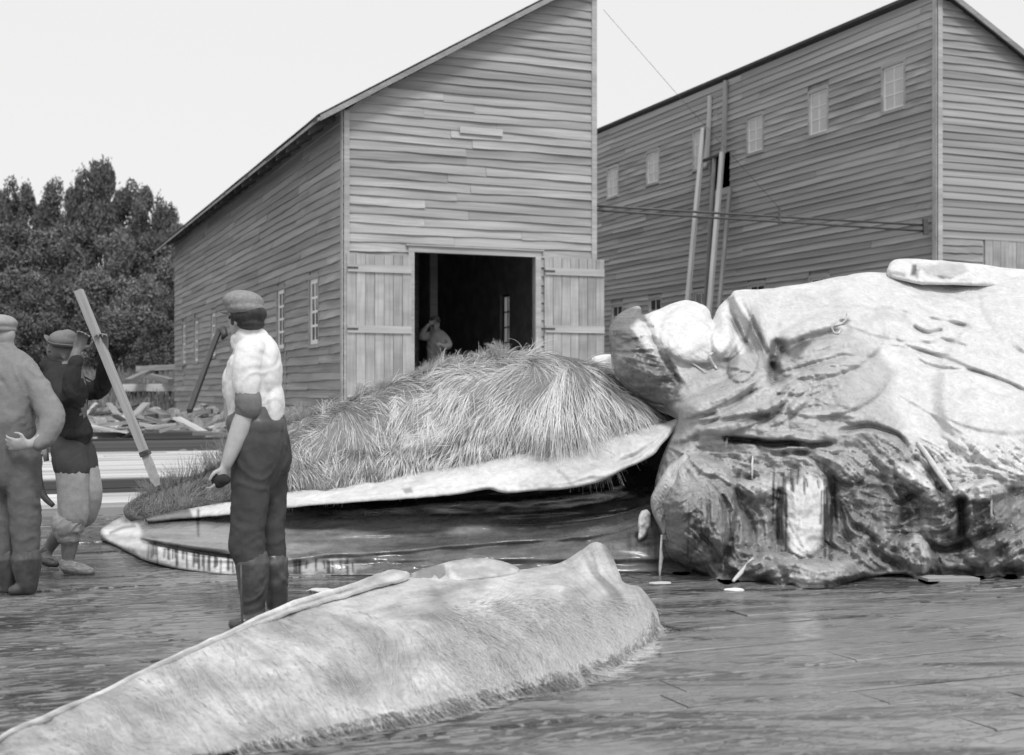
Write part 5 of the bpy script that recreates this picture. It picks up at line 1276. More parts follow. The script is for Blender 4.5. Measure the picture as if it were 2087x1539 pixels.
# scraps on the deck
def scrapbit(u, v, r, flat, lab, tone=.74, name='blubber_scrap', k=1.0):
    p = at(u, v, gd(v, 0)); bm = bmesh.new(); bmesh.ops.create_icosphere(bm, subdivisions=3, radius=1)
    co = np.array([x.co[:] for x in bm.verts]); n_ = fbm(co[:, 0]*1.7+u, co[:, 1]*1.7+v, co[:, 2]*1.7, o=3, s=3)
    for i, x in enumerate(bm.verts):
        x.co *= 1+0.55*n_[i]; x.co.z = max(x.co.z, -0.2)
    me = bpy.data.meshes.new(name); bm.to_mesh(me); bm.free()
    me.polygons.foreach_set('use_smooth', [True]*len(me.polygons))
    a = me.attributes.new('tone', 'FLOAT', 'POINT'); a.data.foreach_set('value', [tone]*len(me.vertices))
    o = link(name, me, M['lip']); o.location = (p.x, p.y, 0.2*r*flat); o.scale = (r*k, r, r*flat); tag(o, lab, 'scrap'); return o
scrapbit(1496, 1203, .035, .3, 'bright oval scrap of blubber on the deck below the flesh', .85, k=1.6)
scrapbit(1346, 1189, .05, .15, 'small pale scrap where the hanging strand touches the deck', .6, k=1.5)
scrapbit(655, 1205, .055, .3, 'small pale scrap on the deck right of the tall boots', .6, k=1.6)
M['board_wet'] = wood('wet_pale_board', .35, .5, .1)
o = stick('board', at(1880, 1186, 8.45), at(1985, 1184, 8.5), .16, .06, M['board_wet']); tag(o, 'wet pale board end poking out under the carcass', 'board')
# ------------------------------------------------------------------ people
def Vv(p): return Vector(p)
def add_tube(bm, pts, rad, seg=14, sub=4, side=None):
    """elliptical loft; rad = (across, deep) per point; across lies in the plane square to the depth axis"""
    n = len(pts); P = [np.array(list(p)+[r[0], r[1]]) for p, r in zip(pts, rad)]
    Q = catmull(P, sub, False) if n > 2 else [P[0]+(P[1]-P[0])*k/4 for k in range(5)]
    C = [Vector(q[:3]) for q in Q]; R_ = [(max(q[3], .002), max(q[4], .002)) for q in Q]
    T0 = (C[0]-C[1]).normalized(); T1 = (C[-1]-C[-2]).normalized()
    # round both ends
    def cap(c, T, r):
        m = min(r); return [(c+T*m*0.55, (r[0]*0.82, r[1]*0.82)), (c+T*m*0.9, (r[0]*0.4, r[1]*0.4))]
    seq = cap(C[0], T0, R_[0])[::-1]+list(zip(C, R_))+cap(C[-1], T1, R_[-1])
    C = [s[0] for s in seq]; R_ = [s[1] for s in seq]; rings = []
    for i, c in enumerate(C):
        T = (C[min(i+1, len(C)-1)]-C[max(i-1, 0)]).normalized()
        if side is not None: S = (side-T*side.dot(T)).normalized()
        else:
            S = T.cross(Vector((0, 1, 0)))
            if S.length < 0.2: S = T.cross(Vector((0, 0, 1)))
            S.normalize()
        Nn = S.cross(T)
        rings.append([bm.verts.new(c+S*(R_[i][0]*math.cos(a))+Nn*(R_[i][1]*math.sin(a))) for a in [2*math.pi*k/seg for k in range(seg)]])
    for i in range(len(rings)-1):
        for k in range(seg): bm.faces.new((rings[i][k], rings[i][(k+1) % seg], rings[i+1][(k+1) % seg], rings[i+1][k]))
    bm.faces.new(rings[0][::-1]); bm.faces.new(rings[-1])
def add_ell(bm, c, r, rot=None, sub=3):
    m = Matrix.Translation(c) @ (rot.to_4x4() if rot is not None else Matrix.Identity(4)) @ Matrix.Diagonal((r[0], r[1], r[2], 1))
    bmesh.ops.create_icosphere(bm, subdivisions=sub, radius=1, matrix=m)
def finish(name, bm, mat, parent, voxel=0.012, smooth=4, fold=0.0, fsc=(9, 9, 5), fdir=None, seed=0, sharp=1.0):
    bmesh.ops.recalc_face_normals(bm, faces=bm.faces[:])
    me = bpy.data.meshes.new(name); bm.to_mesh(me); bm.free()
    o = bpy.data.objects.new(name, me); COL.objects.link(o)
    md = o.modifiers.new('r', 'REMESH'); md.mode = 'VOXEL'; md.voxel_size = voxel
    if smooth:
        ms = o.modifiers.new('s', 'SMOOTH'); ms.iterations = smooth; ms.factor = 0.5
    dg = bpy.context.evaluated_depsgraph_get(); dg.update()
    m2 = bpy.data.meshes.new_from_object(o.evaluated_get(dg)); o.modifiers.clear(); o.data = m2; m2.name = name
    bpy.data.meshes.remove(me)
    if fold:
        n = len(m2.vertices); co = np.empty(n*3); m2.vertices.foreach_get('co', co); co = co.reshape(-1, 3)
        no = np.empty(n*3); m2.vertices.foreach_get('normal', no); no = no.reshape(-1, 3)
        w = fbm(co[:, 0]*3, co[:, 1]*3, co[:, 2]*3, o=2, s=seed+1)*0.9
        a = fbm(co[:, 0]*fsc[0]+w*2, co[:, 1]*fsc[1]+w, co[:, 2]*fsc[2]+w*2, o=3, s=seed)
        r_ = np.tanh(a*4)*sharp
        # creases run diagonally across the cloth
        w2 = co[:, 0]*9+co[:, 2]*11+7*fbm(co[:, 0]*3.2, co[:, 1]*3.2, co[:, 2]*3.2, o=2, s=seed+4)
        w3 = -co[:, 0]*14+co[:, 2]*9+6*fbm(co[:, 0]*3.2, co[:, 1]*3.2, co[:, 2]*3.2, o=2, s=seed+14)
        m_ = sstep(-.1, .5, fbm(co[:, 0]*3.5, co[:, 1]*3.5, co[:, 2]*3.5, o=2, s=seed+6))
        cr = (1-np.abs(vnoise(w2, co[:, 1]*2, s=seed+2))*2.2)*m_+(1-np.abs(vnoise(w3, co[:, 1]*2, s=seed+3))*2.2)*(1-m_)
        b = fbm(co[:, 0]*25, co[:, 1]*25, co[:, 2]*25, o=3, s=seed+7)
        co += no*(fold*(r_*0.16+np.clip(cr, -.4, 1)*0.30+b*0.26))[:, None]; m2.vertices.foreach_set('co', co.ravel()); m2.update()
    m2.materials.clear(); m2.materials.append(mat)
    m2.polygons.foreach_set('use_smooth', [True]*len(m2.polygons))
    setparent(o, parent); return o
def hand(bm, Wp, d, side, curl=0.5, k=1.0, thumb=1.0):
    """palm, four bent fingers and a thumb leaving the side of the palm"""
    d = d.normalized(); side = (side-d*side.dot(d)).normalized(); n = d.cross(side)
    add_tube(bm, [Wp-d*0.02, Wp+d*0.03*k, Wp+d*0.07*k, Wp+d*0.095*k], [(.027*k, .019*k), (.036*k, .017*k), (.042*k, .015*k), (.038*k, .012*k)], 12, 3, side)
    for i, (off, L_) in enumerate(((.031, .070), (.011, .080), (-.010, .075), (-.030, .058))):
        p = Wp+d*0.088*k+side*off*k; pts = [p]; a = 0.15
        for j, fr in enumerate((.45, .30, .25)):
            a += curl*(0.55+0.25*j)
            p = p+(d*math.cos(a)+n*math.sin(a))*L_*fr*k+side*off*0.10; pts.append(p)
        add_tube(bm, pts, [(.0095*k, .0095*k), (.009*k, .009*k), (.0082*k, .0082*k), (.007*k, .007*k)], 8, 2, side)
    p = Wp+d*0.03*k+side*thumb*0.034*k
    add_tube(bm, [p-side*thumb*0.01, p+(side*thumb*0.7+d*0.6).normalized()*0.035*k+n*0.008, p+(side*thumb*0.45+d*0.9).normalized()*0.07*k+n*0.022*k], [(.013*k, .012*k), (.011*k, .011*k), (.0085*k, .0085*k)], 8, 3)
def head(bm, c, f, up=Vector((0, 0, 1)), k=1.0):
    """c = middle of the skull, f = direction the face looks"""
    f = (f-up*f.dot(up)).normalized(); s = f.cross(up)
    rot = Matrix((s, f, up)).transposed()
    L_ = lambda x, y, z: c+(s*x+f*y+up*z)*k
    add_ell(bm, L_(0, -.012, .025), (.076*k, .096*k, .088*k), rot)
    add_ell(bm, L_(0, .035, -.035), (.060*k, .058*k, .072*k), rot)
    add_ell(bm, L_(0, .058, -.088), (.030*k, .028*k, .024*k), rot)          # chin
    for q in (-1, 1):
        add_ell(bm, L_(q*.038, .062, -.022), (.020*k, .018*k, .016*k), rot)   # cheek
        add_ell(bm, L_(q*.078, -.008, -.018), (.009*k, .019*k, .030*k), rot)  # ear
        add_ell(bm, L_(q*.028, .082, .022), (.022*k, .010*k, .008*k), rot)    # brow
        add_tube(bm, [L_(q*.045, .03, -.06), L_(q*.03, .055, -.09)], [(.016*k, .016*k)]*2, 8)
    add_tube(bm, [L_(0, .086, .015), L_(0, .100, -.012), L_(0, .108, -.030), L_(0, .092, -.038)], [(.009*k, .009*k), (.011*k, .010*k), (.015*k, .012*k), (.012*k, .01*k)], 8, 3)
    add_ell(bm, L_(0, .088, -.058), (.023*k, .009*k, .006*k), rot); add_ell(bm, L_(0, .086, -.068), (.019*k, .009*k, .006*k), rot)
    return L_, rot
def eyes(L_, rot, parent, k=1.0):
    for q in (-1, 1):
        bm = bmesh.new(); bmesh.ops.create_icosphere(bm, subdivisions=2, radius=0.011*k, matrix=Matrix.Translation(L_(q*.029, .082, .004)))
        me = bpy.data.meshes.new('eye'); bm.to_mesh(me); bm.free(); link('eye', me, M['hair_dark'], parent)
def rr_(*a): return [(x, x) if not isinstance(x, tuple) else x for x in a]

# --- man in the white shirt, back to us
d0 = 6.78
A = lambda u, v, dd=0.0: at(u, v, d0+dd)
man = empty('person', (A(530, 1270).x, d0, 0), 'person in white shirt, flat cap and tall boots, turned away from us', 'person')
bm = bmesh.new()
L_, rt = head(bm, A(500, 648), Vector((-0.80, 0.55, -0.10)), k=0.98)
add_tube(bm, [A(505, 660, .01), A(512, 690, .01), A(520, 715)], rr_(.060, .062, .075))
add_tube(bm, [A(522, 710), A(522, 760), A(522, 830), A(525, 880), A(528, 915)], rr_((.11, .08), (.13, .10), (.115, .10), (.12, .11), (.12, .11)))
# near arm
add_tube(bm, [A(503, 722, -.10), A(505, 780, -.13), A(505, 822, -.14), A(487, 880, -.17), A(466, 935, -.20), A(460, 950, -.20)], rr_(.055, .052, .046, .050, .034, .028))
hand(bm, A(459, 948, -.20), A(452, 990, -.22)-A(462, 948, -.20), Vector((-0.5, -1, 0)), 0.55, 1.0, 1)
# far arm hangs in front of the body
add_tube(bm, [A(500, 725, .17), A(478, 790, .22), A(472, 830, .22), A(478, 890, .16), A(486, 915, .12)], rr_(.05, .045, .042, .038, .028))
hand(bm, A(486, 915, .12), Vector((.15, 0, -1)), Vector((-.3, -1, 0)), 0.6, .95, -1)
for (q, dd) in ((0, -.07), (1, .09)):
    add_tube(bm, [A(522+q*14, 890, dd), A(515+q*25, 1000, dd), A(505+q*38, 1100, dd), A(510+q*42, 1170, dd), A(516+q*44, 1240, dd)], rr_(.085, .075, .055, .050, .040))
    add_tube(bm, [A(517+q*44, 1245, dd), A(508+q*44, 1262, dd-.01), A(490+q*46, 1266, dd-.02)], rr_(.040, .038, .024))
finish('body', bm, M['skin'], man, 0.007, 3)
eyes(L_, rt, man)
# cap
bm = bmesh.new()
up = Vector((-.05, 0, 1))
add_ell(bm, A(496, 616, .0), (.108, .125, .064), Matrix.Rotation(0.08, 3, 'Y'))
add_ell(bm, A(500, 629, -.01), (.102, .118, .046), Matrix.Rotation(0.05, 3, 'Y'))
cp = finish('flat_cap', bm, M['cap_tweed'], man, 0.007, 2, 0.006, (6, 6, 8), seed=3)
bm = bmesh.new(); pk = A(496, 634, .0)+Vector((-.075, .06, -.012)); add_ell(bm, pk, (.062, .05, .007), Matrix.Rotation(0.15, 3, 'Y'))
finish('cap_peak', bm, M['cap_tweed'], cp, 0.005, 1)
bm = bmesh.new()
add_ell(bm, A(505, 645, -.012), (.086, .104, .060)); add_ell(bm, A(512, 660, -.015), (.070, .090, .040)); add_ell(bm, A(513, 640, -.02), (.080, .095, .055)); add_tube(bm, [A(474, 640, -.06), A(474, 660, -.065)], rr_(.012, .009))
finish('hair', bm, M['hair_dark'], man, 0.006, 2, 0.004, (30, 30, 8), seed=5)
# shirt
bm = bmesh.new()
add_tube(bm, [A(507, 688, .0), A(512, 700), A(520, 716), A(521, 745), A(516, 790), A(520, 830), A(522, 860), A(522, 872)],
         rr_((.072, .070), (.090, .082), (.118, .16), (.138, .19), (.145, .165), (.136, .158), (.134, .156), (.105, .12)), 20, 5)
add_ell(bm, A(483, 775, .06), (.075, .12, .10)); add_ell(bm, A(552, 760, -.02), (.055, .13, .17)); add_ell(bm, A(560, 830, -.02), (.05, .12, .14))
add_tube(bm, [A(480, 704, -.0), A(478, 690, -.01), A(484, 688, -.02), A(508, 680, -.03), A(532, 678, -.0), A(540, 690, .03)], rr_(.020, .020, .020, .022, .022, .02))
add_tube(bm, [A(512, 712, -.12), A(504, 745, -.16), A(503, 785, -.17), A(505, 806, -.17)], rr_((.073, .073), (.073, .072), (.068, .066), (.054, .053)), 16, 5)
add_tube(bm, [A(505, 715, .15), A(484, 760, .2), A(476, 800, .21)], rr_(.07, .068, .06), 14, 4)
sh = finish('shirt', bm, M['shirt_white'], man, 0.008, 2, 0.015, (7, 7, 4), seed=11)
bm = bmesh.new(); add_tube(bm, [A(503, 803, -.165), A(505, 812, -.165), A(506, 828, -.16), A(503, 834, -.155)], rr_(.062, .069, .068, .062), 16, 3)
finish('rolled_cuff', bm, M['cloth_mid'], sh, 0.006, 1, 0.003, (4, 4, 30), seed=12)
bm = bmesh.new(); add_tube(bm, [A(523, 855), A(523, 860), A(524, 870), A(524, 876)], rr_((.152, .174), (.156, .178), (.157, .178), (.154, .175)), 20, 2)
finish('belt', bm, M['leather'], man, 0.007, 1)
# trousers, baggy seat and pocket
bm = bmesh.new()
add_tube(bm, [A(524, 862), A(527, 885), A(531, 915), A(531, 950), A(528, 985)], rr_((.135, .155), (.146, .163), (.150, .168), (.13, .155), (.095, .135)), 20, 4)
add_ell(bm, A(563, 908, .02), (.070, .12, .16), Matrix.Rotation(-.22, 3, 'Y'))
add_tube(bm, [A(515, 900, -.08), A(512, 960, -.09), A(509, 1020, -.09), A(505, 1070, -.09), A(503, 1110, -.09), A(510, 1140, -.09), A(513, 1152, -.09)],
         rr_((.110, .11), (.104, .10), (.095, .095), (.088, .088), (.094, .086), (.082, .08), (.074, .075)), 16, 4)
add_tube(bm, [A(545, 900, .08), A(552, 960, .09), A(553, 1020, .10), A(554, 1080, .10), A(556, 1120, .10), A(558, 1150, .10)],
         rr_((.105, .11), (.085, .10), (.078, .09), (.070, .085), (.076, .08), (.066, .075)), 16, 4)
tr = finish('trousers', bm, M['cloth_dark'], man, 0.009, 3, 0.018, (5, 5, 7), seed=21)
for (q, dd) in ((0, -.09), (1, .10)):
    bm = bmesh.new(); w = 1.0 if q == 0 else .86
    add_tube(bm, [A(514+q*44, 1146, dd), A(514+q*46, 1170, dd), A(515+q*47, 1205, dd), A(517+q*48, 1240, dd), A(517+q*48, 1262, dd)],
             rr_((.088*w, .088), (.082*w, .082), (.070*w, .072), (.055*w, .058), (.054*w, .056)), 16, 4)
    add_tube(bm, [A(520+q*46, 1268, dd), A(500+q*48, 1270, dd-.02), A(478+q*50, 1272, dd-.03)], rr_((.045, .045), (.04, .042), (.03, .038)), 12, 3)
    finish('boot', bm, M['leather'], man, 0.008, 2, 0.014, (6, 6, 9), seed=30+q)
# what he holds: a small dark bundle; the thin stick beside his boot
bm = bmesh.new(); add_ell(bm, A(450, 978, -.22), (.050, .04, .032)); add_ell(bm, A(446, 984, -.22), (.035, .035, .028))
o = finish('cloth_bundle', bm, M['cloth_black'], None, 0.005, 2, .006, seed=4); tag(o, 'small dark bundle held in the lowered hand of the white shirt man', 'cloth')
o = link('thin_stick', tube_mesh('thin_stick', [A(491, 1150, -.22), A(492, 1210, -.22), A(493, 1262, -.22), A(497, 1276, -.22)], [.005, .006, .006, .005], 7), M['iron']); tag(o, 'thin dark stick standing beside the tall boot', 'stick')

# --- man in the felt hat with the pole
d1 = 8.85
Bq = lambda u, v, dd=0.0: at(u, v, d1+dd)
man = empty('person', (Bq(140, 1165).x, d1, 0), 'person in felt hat and patched breeches leaning on a long pole', 'person')
bm = bmesh.new()
L_, rt = head(bm, Bq(126, 722), Vector((0.75, 0.55, -.15)), k=.95)
add_tube(bm, [Bq(116, 728), Bq(108, 748), Bq(112, 765)], rr_(.058, .060, .075))
add_tube(bm, [Bq(128, 760), Bq(136, 800), Bq(142, 860), Bq(144, 910), Bq(145, 940)], rr_((.13, .10), (.14, .11), (.115, .10), (.12, .11), (.12, .11)))
add_tube(bm, [Bq(160, 780, .12), Bq(190, 796, .16), Bq(209, 780, .12), Bq(212, 740, .02), Bq(211, 712, -.04)], rr_(.055, .055, .048, .038, .028))
hand(bm, Bq(212, 714, -.03), Bq(210, 690, -.05)-Bq(213, 714, -.03), Vector((-1, -.15, 0.2)), 0.95, 1.0, 1)
add_tube(bm, [Bq(112, 775, -.14), Bq(130, 808, -.26), Bq(142, 800, -.32), Bq(150, 745, -.32), Bq(156, 715, -.30)], rr_(.058, .054, .048, .040, .030))
hand(bm, Bq(157, 716, -.30), Bq(170, 680, -.30)-Bq(157, 716, -.30), Vector((-1, -.3, -.4)), 0.75, 1.05, -1)
add_tube(bm, [Bq(140, 920, -.06), Bq(146, 990, -.08), Bq(148, 1060, -.08), Bq(143, 1100, -.07), Bq(138, 1145, -.07)], rr_(.085, .075, .055, .062, .038))
add_tube(bm, [Bq(155, 920, .08), Bq(178, 1000, .06), Bq(165, 1050, .12), Bq(122, 1085, .18), Bq(100, 1118, .22)], rr_(.08, .07, .055, .056, .038))
add_tube(bm, [Bq(137, 1148, -.07), Bq(148, 1160, -.10), Bq(176, 1168, -.12)], rr_(.04, .042, .03)); add_tube(bm, [Bq(98, 1122, .22), Bq(92, 1138, .2), Bq(112, 1148, .18)], rr_(.038, .04, .03))
finish('body', bm, M['skin_dark'], man, 0.008, 3)
eyes(L_, rt, man, .95)
bm = bmesh.new()      # felt hat: crown and a brim turned up at the back
add_ell(bm, Bq(128, 694), (.094, .10, .070), Matrix.Rotation(.05, 3, 'Y')); add_ell(bm, Bq(138, 686), (.06, .08, .05))
hat = finish('felt_hat', bm, M['cloth_mid'], man, 0.007, 2, .006, seed=6)
v = []; f = []
for i in range(33):
    a = 2*math.pi*i/32
    for j, (rr0, zz) in enumerate(((.088, 0), (.112, -.004), (.132, .010), (.132, .016), (.112, .004), (.088, .010))):
        lift = 0.055*max(0, -math.cos(a))**2*(rr0-.088)/.044
        c_ = Bq(127, 706); v.append((c_.x+rr0*math.cos(a)*0.88, c_.y+rr0*math.sin(a), c_.z+zz+lift-0.01*math.cos(a)))
for i in range(32):
    for j in range(6): a_ = i*6+j; b_ = i*6+(j+1) % 6; f.append((a_, b_, b_+6, a_+6))
link('hat_brim', mesh_from('hat_brim', v, f, True), M['cloth_mid'], hat)
bm = bmesh.new(); add_ell(bm, Bq(116, 716), (.070, .085, .045)); finish('hair', bm, M['hair_dark'], man, 0.007, 2, .004, (30, 30, 10), seed=8)
bm = bmesh.new()
add_tube(bm, [Bq(104, 748), Bq(116, 760), Bq(126, 775), Bq(134, 810), Bq(138, 850), Bq(146, 880), Bq(146, 902)], rr_((.075, .075), (.115, .13), (.145, .17), (.145, .155), (.122, .135), (.128, .14), (.112, .13)), 20, 4)
add_tube(bm, [Bq(150, 775, .10), Bq(186, 797, .17), Bq(210, 782, .13), Bq(214, 745, .03), Bq(213, 728, -.0)], rr_(.068, .070, .064, .052, .046), 14, 4)
add_tube(bm, [Bq(112, 770, -.13), Bq(130, 810, -.26), Bq(143, 802, -.32), Bq(150, 755, -.33), Bq(154, 735, -.32)], rr_(.07, .068, .062, .052, .046), 14, 4)
add_tube(bm, [Bq(118, 878), Bq(140, 886, -.13), Bq(176, 882, -.02)], rr_(.035, .035, .03), 10, 4)
finish('jumper', bm, M['cloth_black'], man, 0.009, 2, 0.020, (5, 5, 9), seed=41)
bm = bmesh.new(); add_tube(bm, [Bq(103, 742), Bq(106, 748)], rr_((.068, .07), (.072, .072)), 16); finish('collar', bm, M['cloth_black'], man, .007, 1)
bm = bmesh.new()
add_tube(bm, [Bq(143, 895), Bq(144, 920), Bq(148, 950)], rr_((.118, .13), (.125, .14), (.125, .15)), 18, 4)
add_tube(bm, [Bq(138, 915, -.06), Bq(143, 940, -.08), Bq(147, 955, -.08), Bq(147, 962, -.08)], rr_((.115, .12), (.114, .12), (.113, .119), (.110, .116)), 18, 4); add_tube(bm, [Bq(160, 915, .06), Bq(166, 940, .06), Bq(169, 958, .06)], rr_(.108, .108, .105), 16, 4)
finish('breeches', bm, M['cloth_dark'], man, 0.009, 2, .007, seed=43)
bm = bmesh.new(); add_tube(bm, [Bq(147, 958, -.08), Bq(149, 1000, -.09), Bq(150, 1045, -.09), Bq(148, 1058, -.08)], rr_((.108, .114), (.102, .108), (.10, .104), (.095, .10)), 16, 4)
finish('trouser_patch', bm, M['cloth_pale'], man, 0.008, 2, .007, (6, 6, 12), seed=44)
bm = bmesh.new(); add_tube(bm, [Bq(168, 950, .06), Bq(180, 1000, .05), Bq(174, 1045, .08), Bq(160, 1058, .12)], rr_(.100, .094, .085, .075), 16, 4)
finish('trouser_patch', bm, M['cloth_pale'], man, 0.008, 2, .007, (6, 6, 12), seed=45)
bm = bmesh.new(); add_tube(bm, [Bq(146, 1052, -.08), Bq(142, 1064, -.08), Bq(139, 1080, -.08), Bq(139, 1088, -.08)], rr_((.095, .10), (.108, .11), (.102, .105), (.085, .09)), 16, 4)
finish('rolled_cuff', bm, M['cloth_pale'], man, 0.007, 1, .018, (4, 4, 22), seed=46)
for (pts, sd_) in (([Bq(136, 1146, -.07), Bq(139, 1156, -.08), Bq(158, 1160, -.11), Bq(184, 1165, -.14)], 1), ([Bq(94, 1124, .22), Bq(88, 1136, .22), Bq(98, 1143, .2), Bq(112, 1149, .17)], 2)):
    bm = bmesh.new(); add_tube(bm, pts, rr_((.042, .045), (.045, .05), (.042, .05), (.026, .035)), 14, 4)
    finish('shoe', bm, M['leather_pale'] if sd_ == 1 else M['leather'], man, 0.007, 1, .01, (20, 20, 20), seed=50+sd_)
# tools: the long pole with its iron chisel, and the curved knife at the belt
po = empty('flensing_pole', at(320, 986, 8.75), 'long square wooden pole with an iron chisel end, held upright at a slant', 'pole')
pT, pM_, pB_ = at(160, 592, 8.80), at(296, 925, 8.78), at(321, 990, 8.76)
stick('shaft', pT, pM_, .056, .050, M['midwood'], po, 6, .001)
stick('collar', pM_+(pT-pM_).normalized()*.02, pM_-(pT-pM_).normalized()*.012, .066, .06, M['iron'], po)
Pd = (pB_-pM_).normalized(); Sd = Pd.cross(Vector((0, 1, 0))).normalized(); v = []
for (k, w, th) in ((0, .026, .014), (.35, .03, .012), (.8, .03, .007), (1.0, .018, .001)):
    c_ = pM_+(pB_-pM_)*k
    for (x, y) in ((-1, -1), (1, -1), (1, 1), (-1, 1)): v.append(c_+Sd*w*x+Vector((0, th*y, 0)))
f = [(0, 3, 2, 1), (12, 13, 14, 15)]+[(i*4+j, i*4+(j+1) % 4, i*4+4+(j+1) % 4, i*4+4+j) for i in range(3) for j in range(4)]
link('blade', mesh_from('blade', v, f), M['steel'], po)
kk = empty('curved_knife', Bq(85, 950, -.1), 'curved dark knife hanging behind the patched breeches', 'knife')
pts = [Bq(82, 925, -.05), Bq(78, 950, -.06), Bq(80, 985, -.06), Bq(90, 1012, -.06), Bq(109, 1031, -.06)]
link('blade', tube_mesh('blade', [Vector(q) for q in catmull([tuple(p) for p in pts], 4, False)], [.016+.012*math.sin(math.pi*i/16) for i in range(17)], 8), M['iron'], kk)
link('handle', tube_mesh('handle', [Bq(94, 890, -.05), Bq(90, 910, -.05), Bq(95, 940, -.05)], [.022, .026, .018], 8), M['palewood'], kk)

# --- man at the left edge, hand on hip
d2 = 7.9
Cq = lambda u, v, dd=0.0: at(u, v, d2+dd)
man = empty('person', (Cq(20, 1205).x, d2, 0), 'person in a grey smock and cap with hand on hip at the left edge', 'person')
bm = bmesh.new()
L_, rt = head(bm, Cq(-2, 690), Vector((-.85, .25, 0)), k=.95)
add_tube(bm, [Cq(8, 700), Cq(10, 722), Cq(10, 745)], rr_(.06, .064, .09))
add_tube(bm, [Cq(10, 740), Cq(14, 800), Cq(18, 860), Cq(20, 920)], rr_((.16, .10), (.16, .12), (.14, .12), (.14, .12)))
add_tube(bm, [Cq(58, 762, -.02), Cq(90, 820, -.06), Cq(104, 855, -.1), Cq(85, 892, -.17), Cq(62, 906, -.2)], rr_(.055, .052, .045, .038, .028))
hand(bm, Cq(62, 906, -.2), Vector((-1, -.12, .02)), Vector((0, -.35, 1)), 0.35, 1.0, 1)
add_tube(bm, [Cq(-40, 765, 0), Cq(-62, 830, -.03), Cq(-66, 870, -.08), Cq(-50, 930, -.14)], rr_(.055, .05, .045, .03)); hand(bm, Cq(-50, 930, -.14), Vector((.2, 0, -1)), Vector((0, -1, 0)), .5)
for (q, dd) in ((1, -.02), (-1, .05)):
    add_tube(bm, [Cq(22+q*22, 920, dd), Cq(24+q*22, 1020, dd), Cq(26+q*20, 1100, dd), Cq(30+q*20, 1180, dd)], rr_(.08, .07, .055, .04))
    add_tube(bm, [Cq(34+q*20, 1186, dd), Cq(24+q*20, 1196, dd-.01)], rr_(.036, .026))
finish('body', bm, M['skin'], man, 0.008, 3)
eyes(L_, rt, man)
bm = bmesh.new(); add_ell(bm, Cq(-1, 659), (.105, .12, .055)); add_ell(bm, Cq(0, 671), (.096, .11, .038))
cp = finish('flat_cap', bm, M['cloth_pale'], man, 0.007, 2, .004, seed=61)
bm = bmesh.new(); add_ell(bm, Cq(-26, 674, -.02), (.055, .06, .008)); finish('cap_peak', bm, M['cloth_pale'], cp, .005, 1)
bm = bmesh.new(); add_ell(bm, Cq(4, 682, .01), (.078, .09, .036)); finish('hair', bm, M['cloth_mid'], man, .007, 2, .003, seed=62)
bm = bmesh.new()
add_tube(bm, [Cq(8, 718), Cq(12, 735), Cq(14, 762), Cq(16, 810), Cq(18, 850), Cq(20, 874)], rr_((.085, .08), (.15, .11), (.20, .14), (.19, .15), (.165, .15), (.15, .14)), 20, 4)
add_tube(bm, [Cq(50, 752, -.02), Cq(84, 805, -.05), Cq(106, 850, -.09), Cq(96, 886, -.14), Cq(78, 903, -.18)], rr_((.074, .074), (.078, .075), (.080, .075), (.064, .064), (.043, .043)), 16, 5)
add_tube(bm, [Cq(-36, 755), Cq(-60, 820, -.03), Cq(-66, 870, -.08), Cq(-54, 915, -.13)], rr_(.075, .075, .07, .045), 14, 4)
finish('smock', bm, cloth('grey_smock', .20, .25), man, 0.009, 3, 0.02, (4, 4, 4), seed=63)
bm = bmesh.new(); add_tube(bm, [Cq(19, 868), Cq(20, 890), Cq(22, 930), Cq(24, 960)], rr_((.152, .145), (.158, .15), (.165, .155), (.15, .15)), 20, 4)
for (q, dd) in ((1, -.02), (-1, .05)):
    add_tube(bm, [Cq(24+q*24, 930, dd), Cq(26+q*24, 1020, dd), Cq(30+q*22, 1100, dd), Cq(34+q*20, 1150, dd)], rr_((.105, .12), (.095, .11), (.080, .088), (.070, .075)), 16, 4)
finish('trousers', bm, cloth('grey_trousers', .12, .15), man, 0.009, 3, .018, (4, 4, 6), seed=64)
for (q, dd) in ((1, -.02), (-1, .05)):
    bm = bmesh.new(); add_tube(bm, [Cq(34+q*20, 1138, dd), Cq(35+q*20, 1165, dd), Cq(36+q*20, 1196, dd)], rr_((.092, .092), (.078, .078), (.056, .058)), 14, 4)
    add_tube(bm, [Cq(36+q*20, 1198, dd), Cq(8+q*20, 1204, dd-.03)], rr_((.045, .045), (.035, .04))); finish('boot', bm, M['leather'], man, .008, 2, .014, seed=66+q)

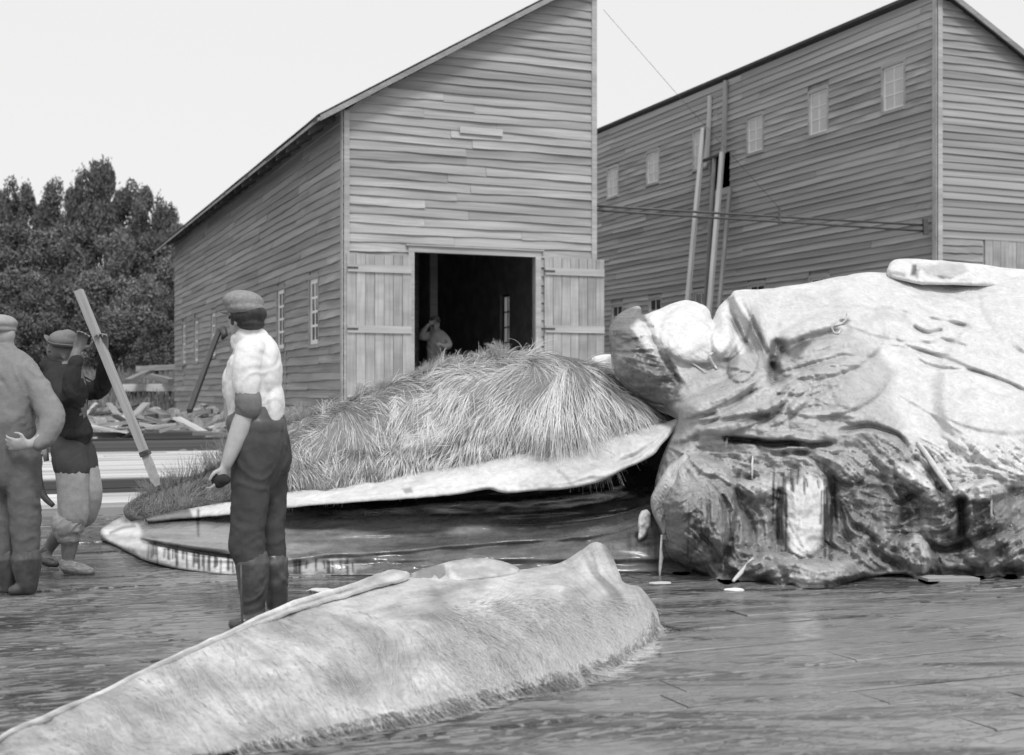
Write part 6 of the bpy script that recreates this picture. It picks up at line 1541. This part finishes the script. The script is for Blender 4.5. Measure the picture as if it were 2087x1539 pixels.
# --- man in the doorway, shading his eyes
d3 = 24.9
Dq = lambda u, v, dd=0.0: at(u, v, d3+dd)
man = empty('person', (Dq(888, 800).x, d3, ZB), 'person standing in the dark doorway with one hand raised to the hat', 'person')
bm = bmesh.new()
L_, rt = head(bm, Dq(887, 660), Vector((-.1, -1, 0)), k=1.0)
add_tube(bm, [Dq(888, 665), Dq(889, 680)], rr_(.06, .08))
add_tube(bm, [Dq(890, 680), Dq(890, 705), Dq(889, 735), Dq(889, 760)], rr_((.15, .1), (.17, .12), (.15, .12), (.16, .13)))
add_tube(bm, [Dq(873, 682), Dq(858, 684, -.1), Dq(868, 668, -.16), Dq(874, 661, -.16)], rr_(.055, .05, .04, .03)); hand(bm, Dq(874, 662, -.17), Vector((.8, 0, .5)), Vector((0, -.3, 1)), .3)
add_tube(bm, [Dq(904, 684), Dq(915, 702, -.05), Dq(905, 706, -.2), Dq(899, 703, -.24)], rr_(.055, .05, .04, .03)); hand(bm, Dq(900, 703, -.24), Vector((-1, -.2, 0)), Vector((0, 0, 1)), .8)
for q in (-1, 1):
    add_tube(bm, [Dq(889+q*9, 755), Dq(889+q*10, 790), Dq(889+q*10, 823)], rr_(.085, .06, .045)); add_tube(bm, [Dq(889+q*10, 825), Dq(889+q*13, 826, -.15)], rr_(.045, .035))
finish('body', bm, M['skin_dark'], man, 0.010, 2); eyes(L_, rt, man)
bm = bmesh.new(); add_ell(bm, Dq(887, 650), (.095, .11, .06)); add_ell(bm, Dq(887, 655, -.02), (.13, .14, .015)); finish('felt_hat', bm, M['cloth_dark'], man, .009, 1)
bm = bmesh.new(); add_tube(bm, [Dq(889, 674), Dq(890, 682), Dq(890, 705), Dq(889, 740), Dq(889, 765)], rr_((.09, .09), (.18, .13), (.20, .15), (.19, .15), (.21, .17)), 18, 4)
add_tube(bm, [Dq(875, 683), Dq(859, 687, -.1), Dq(866, 671, -.15)], rr_(.075, .07, .05)); add_tube(bm, [Dq(903, 684), Dq(916, 703, -.05), Dq(906, 707, -.18)], rr_(.075, .07, .055))
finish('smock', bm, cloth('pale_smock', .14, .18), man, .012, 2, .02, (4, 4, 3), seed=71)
bm = bmesh.new()
for q in (-1, 1): add_tube(bm, [Dq(889+q*8, 760), Dq(889+q*10, 790), Dq(889+q*10, 820)], rr_(.11, .09, .08))
finish('trousers', bm, M['cloth_dark'], man, .012, 2, .015, seed=72)
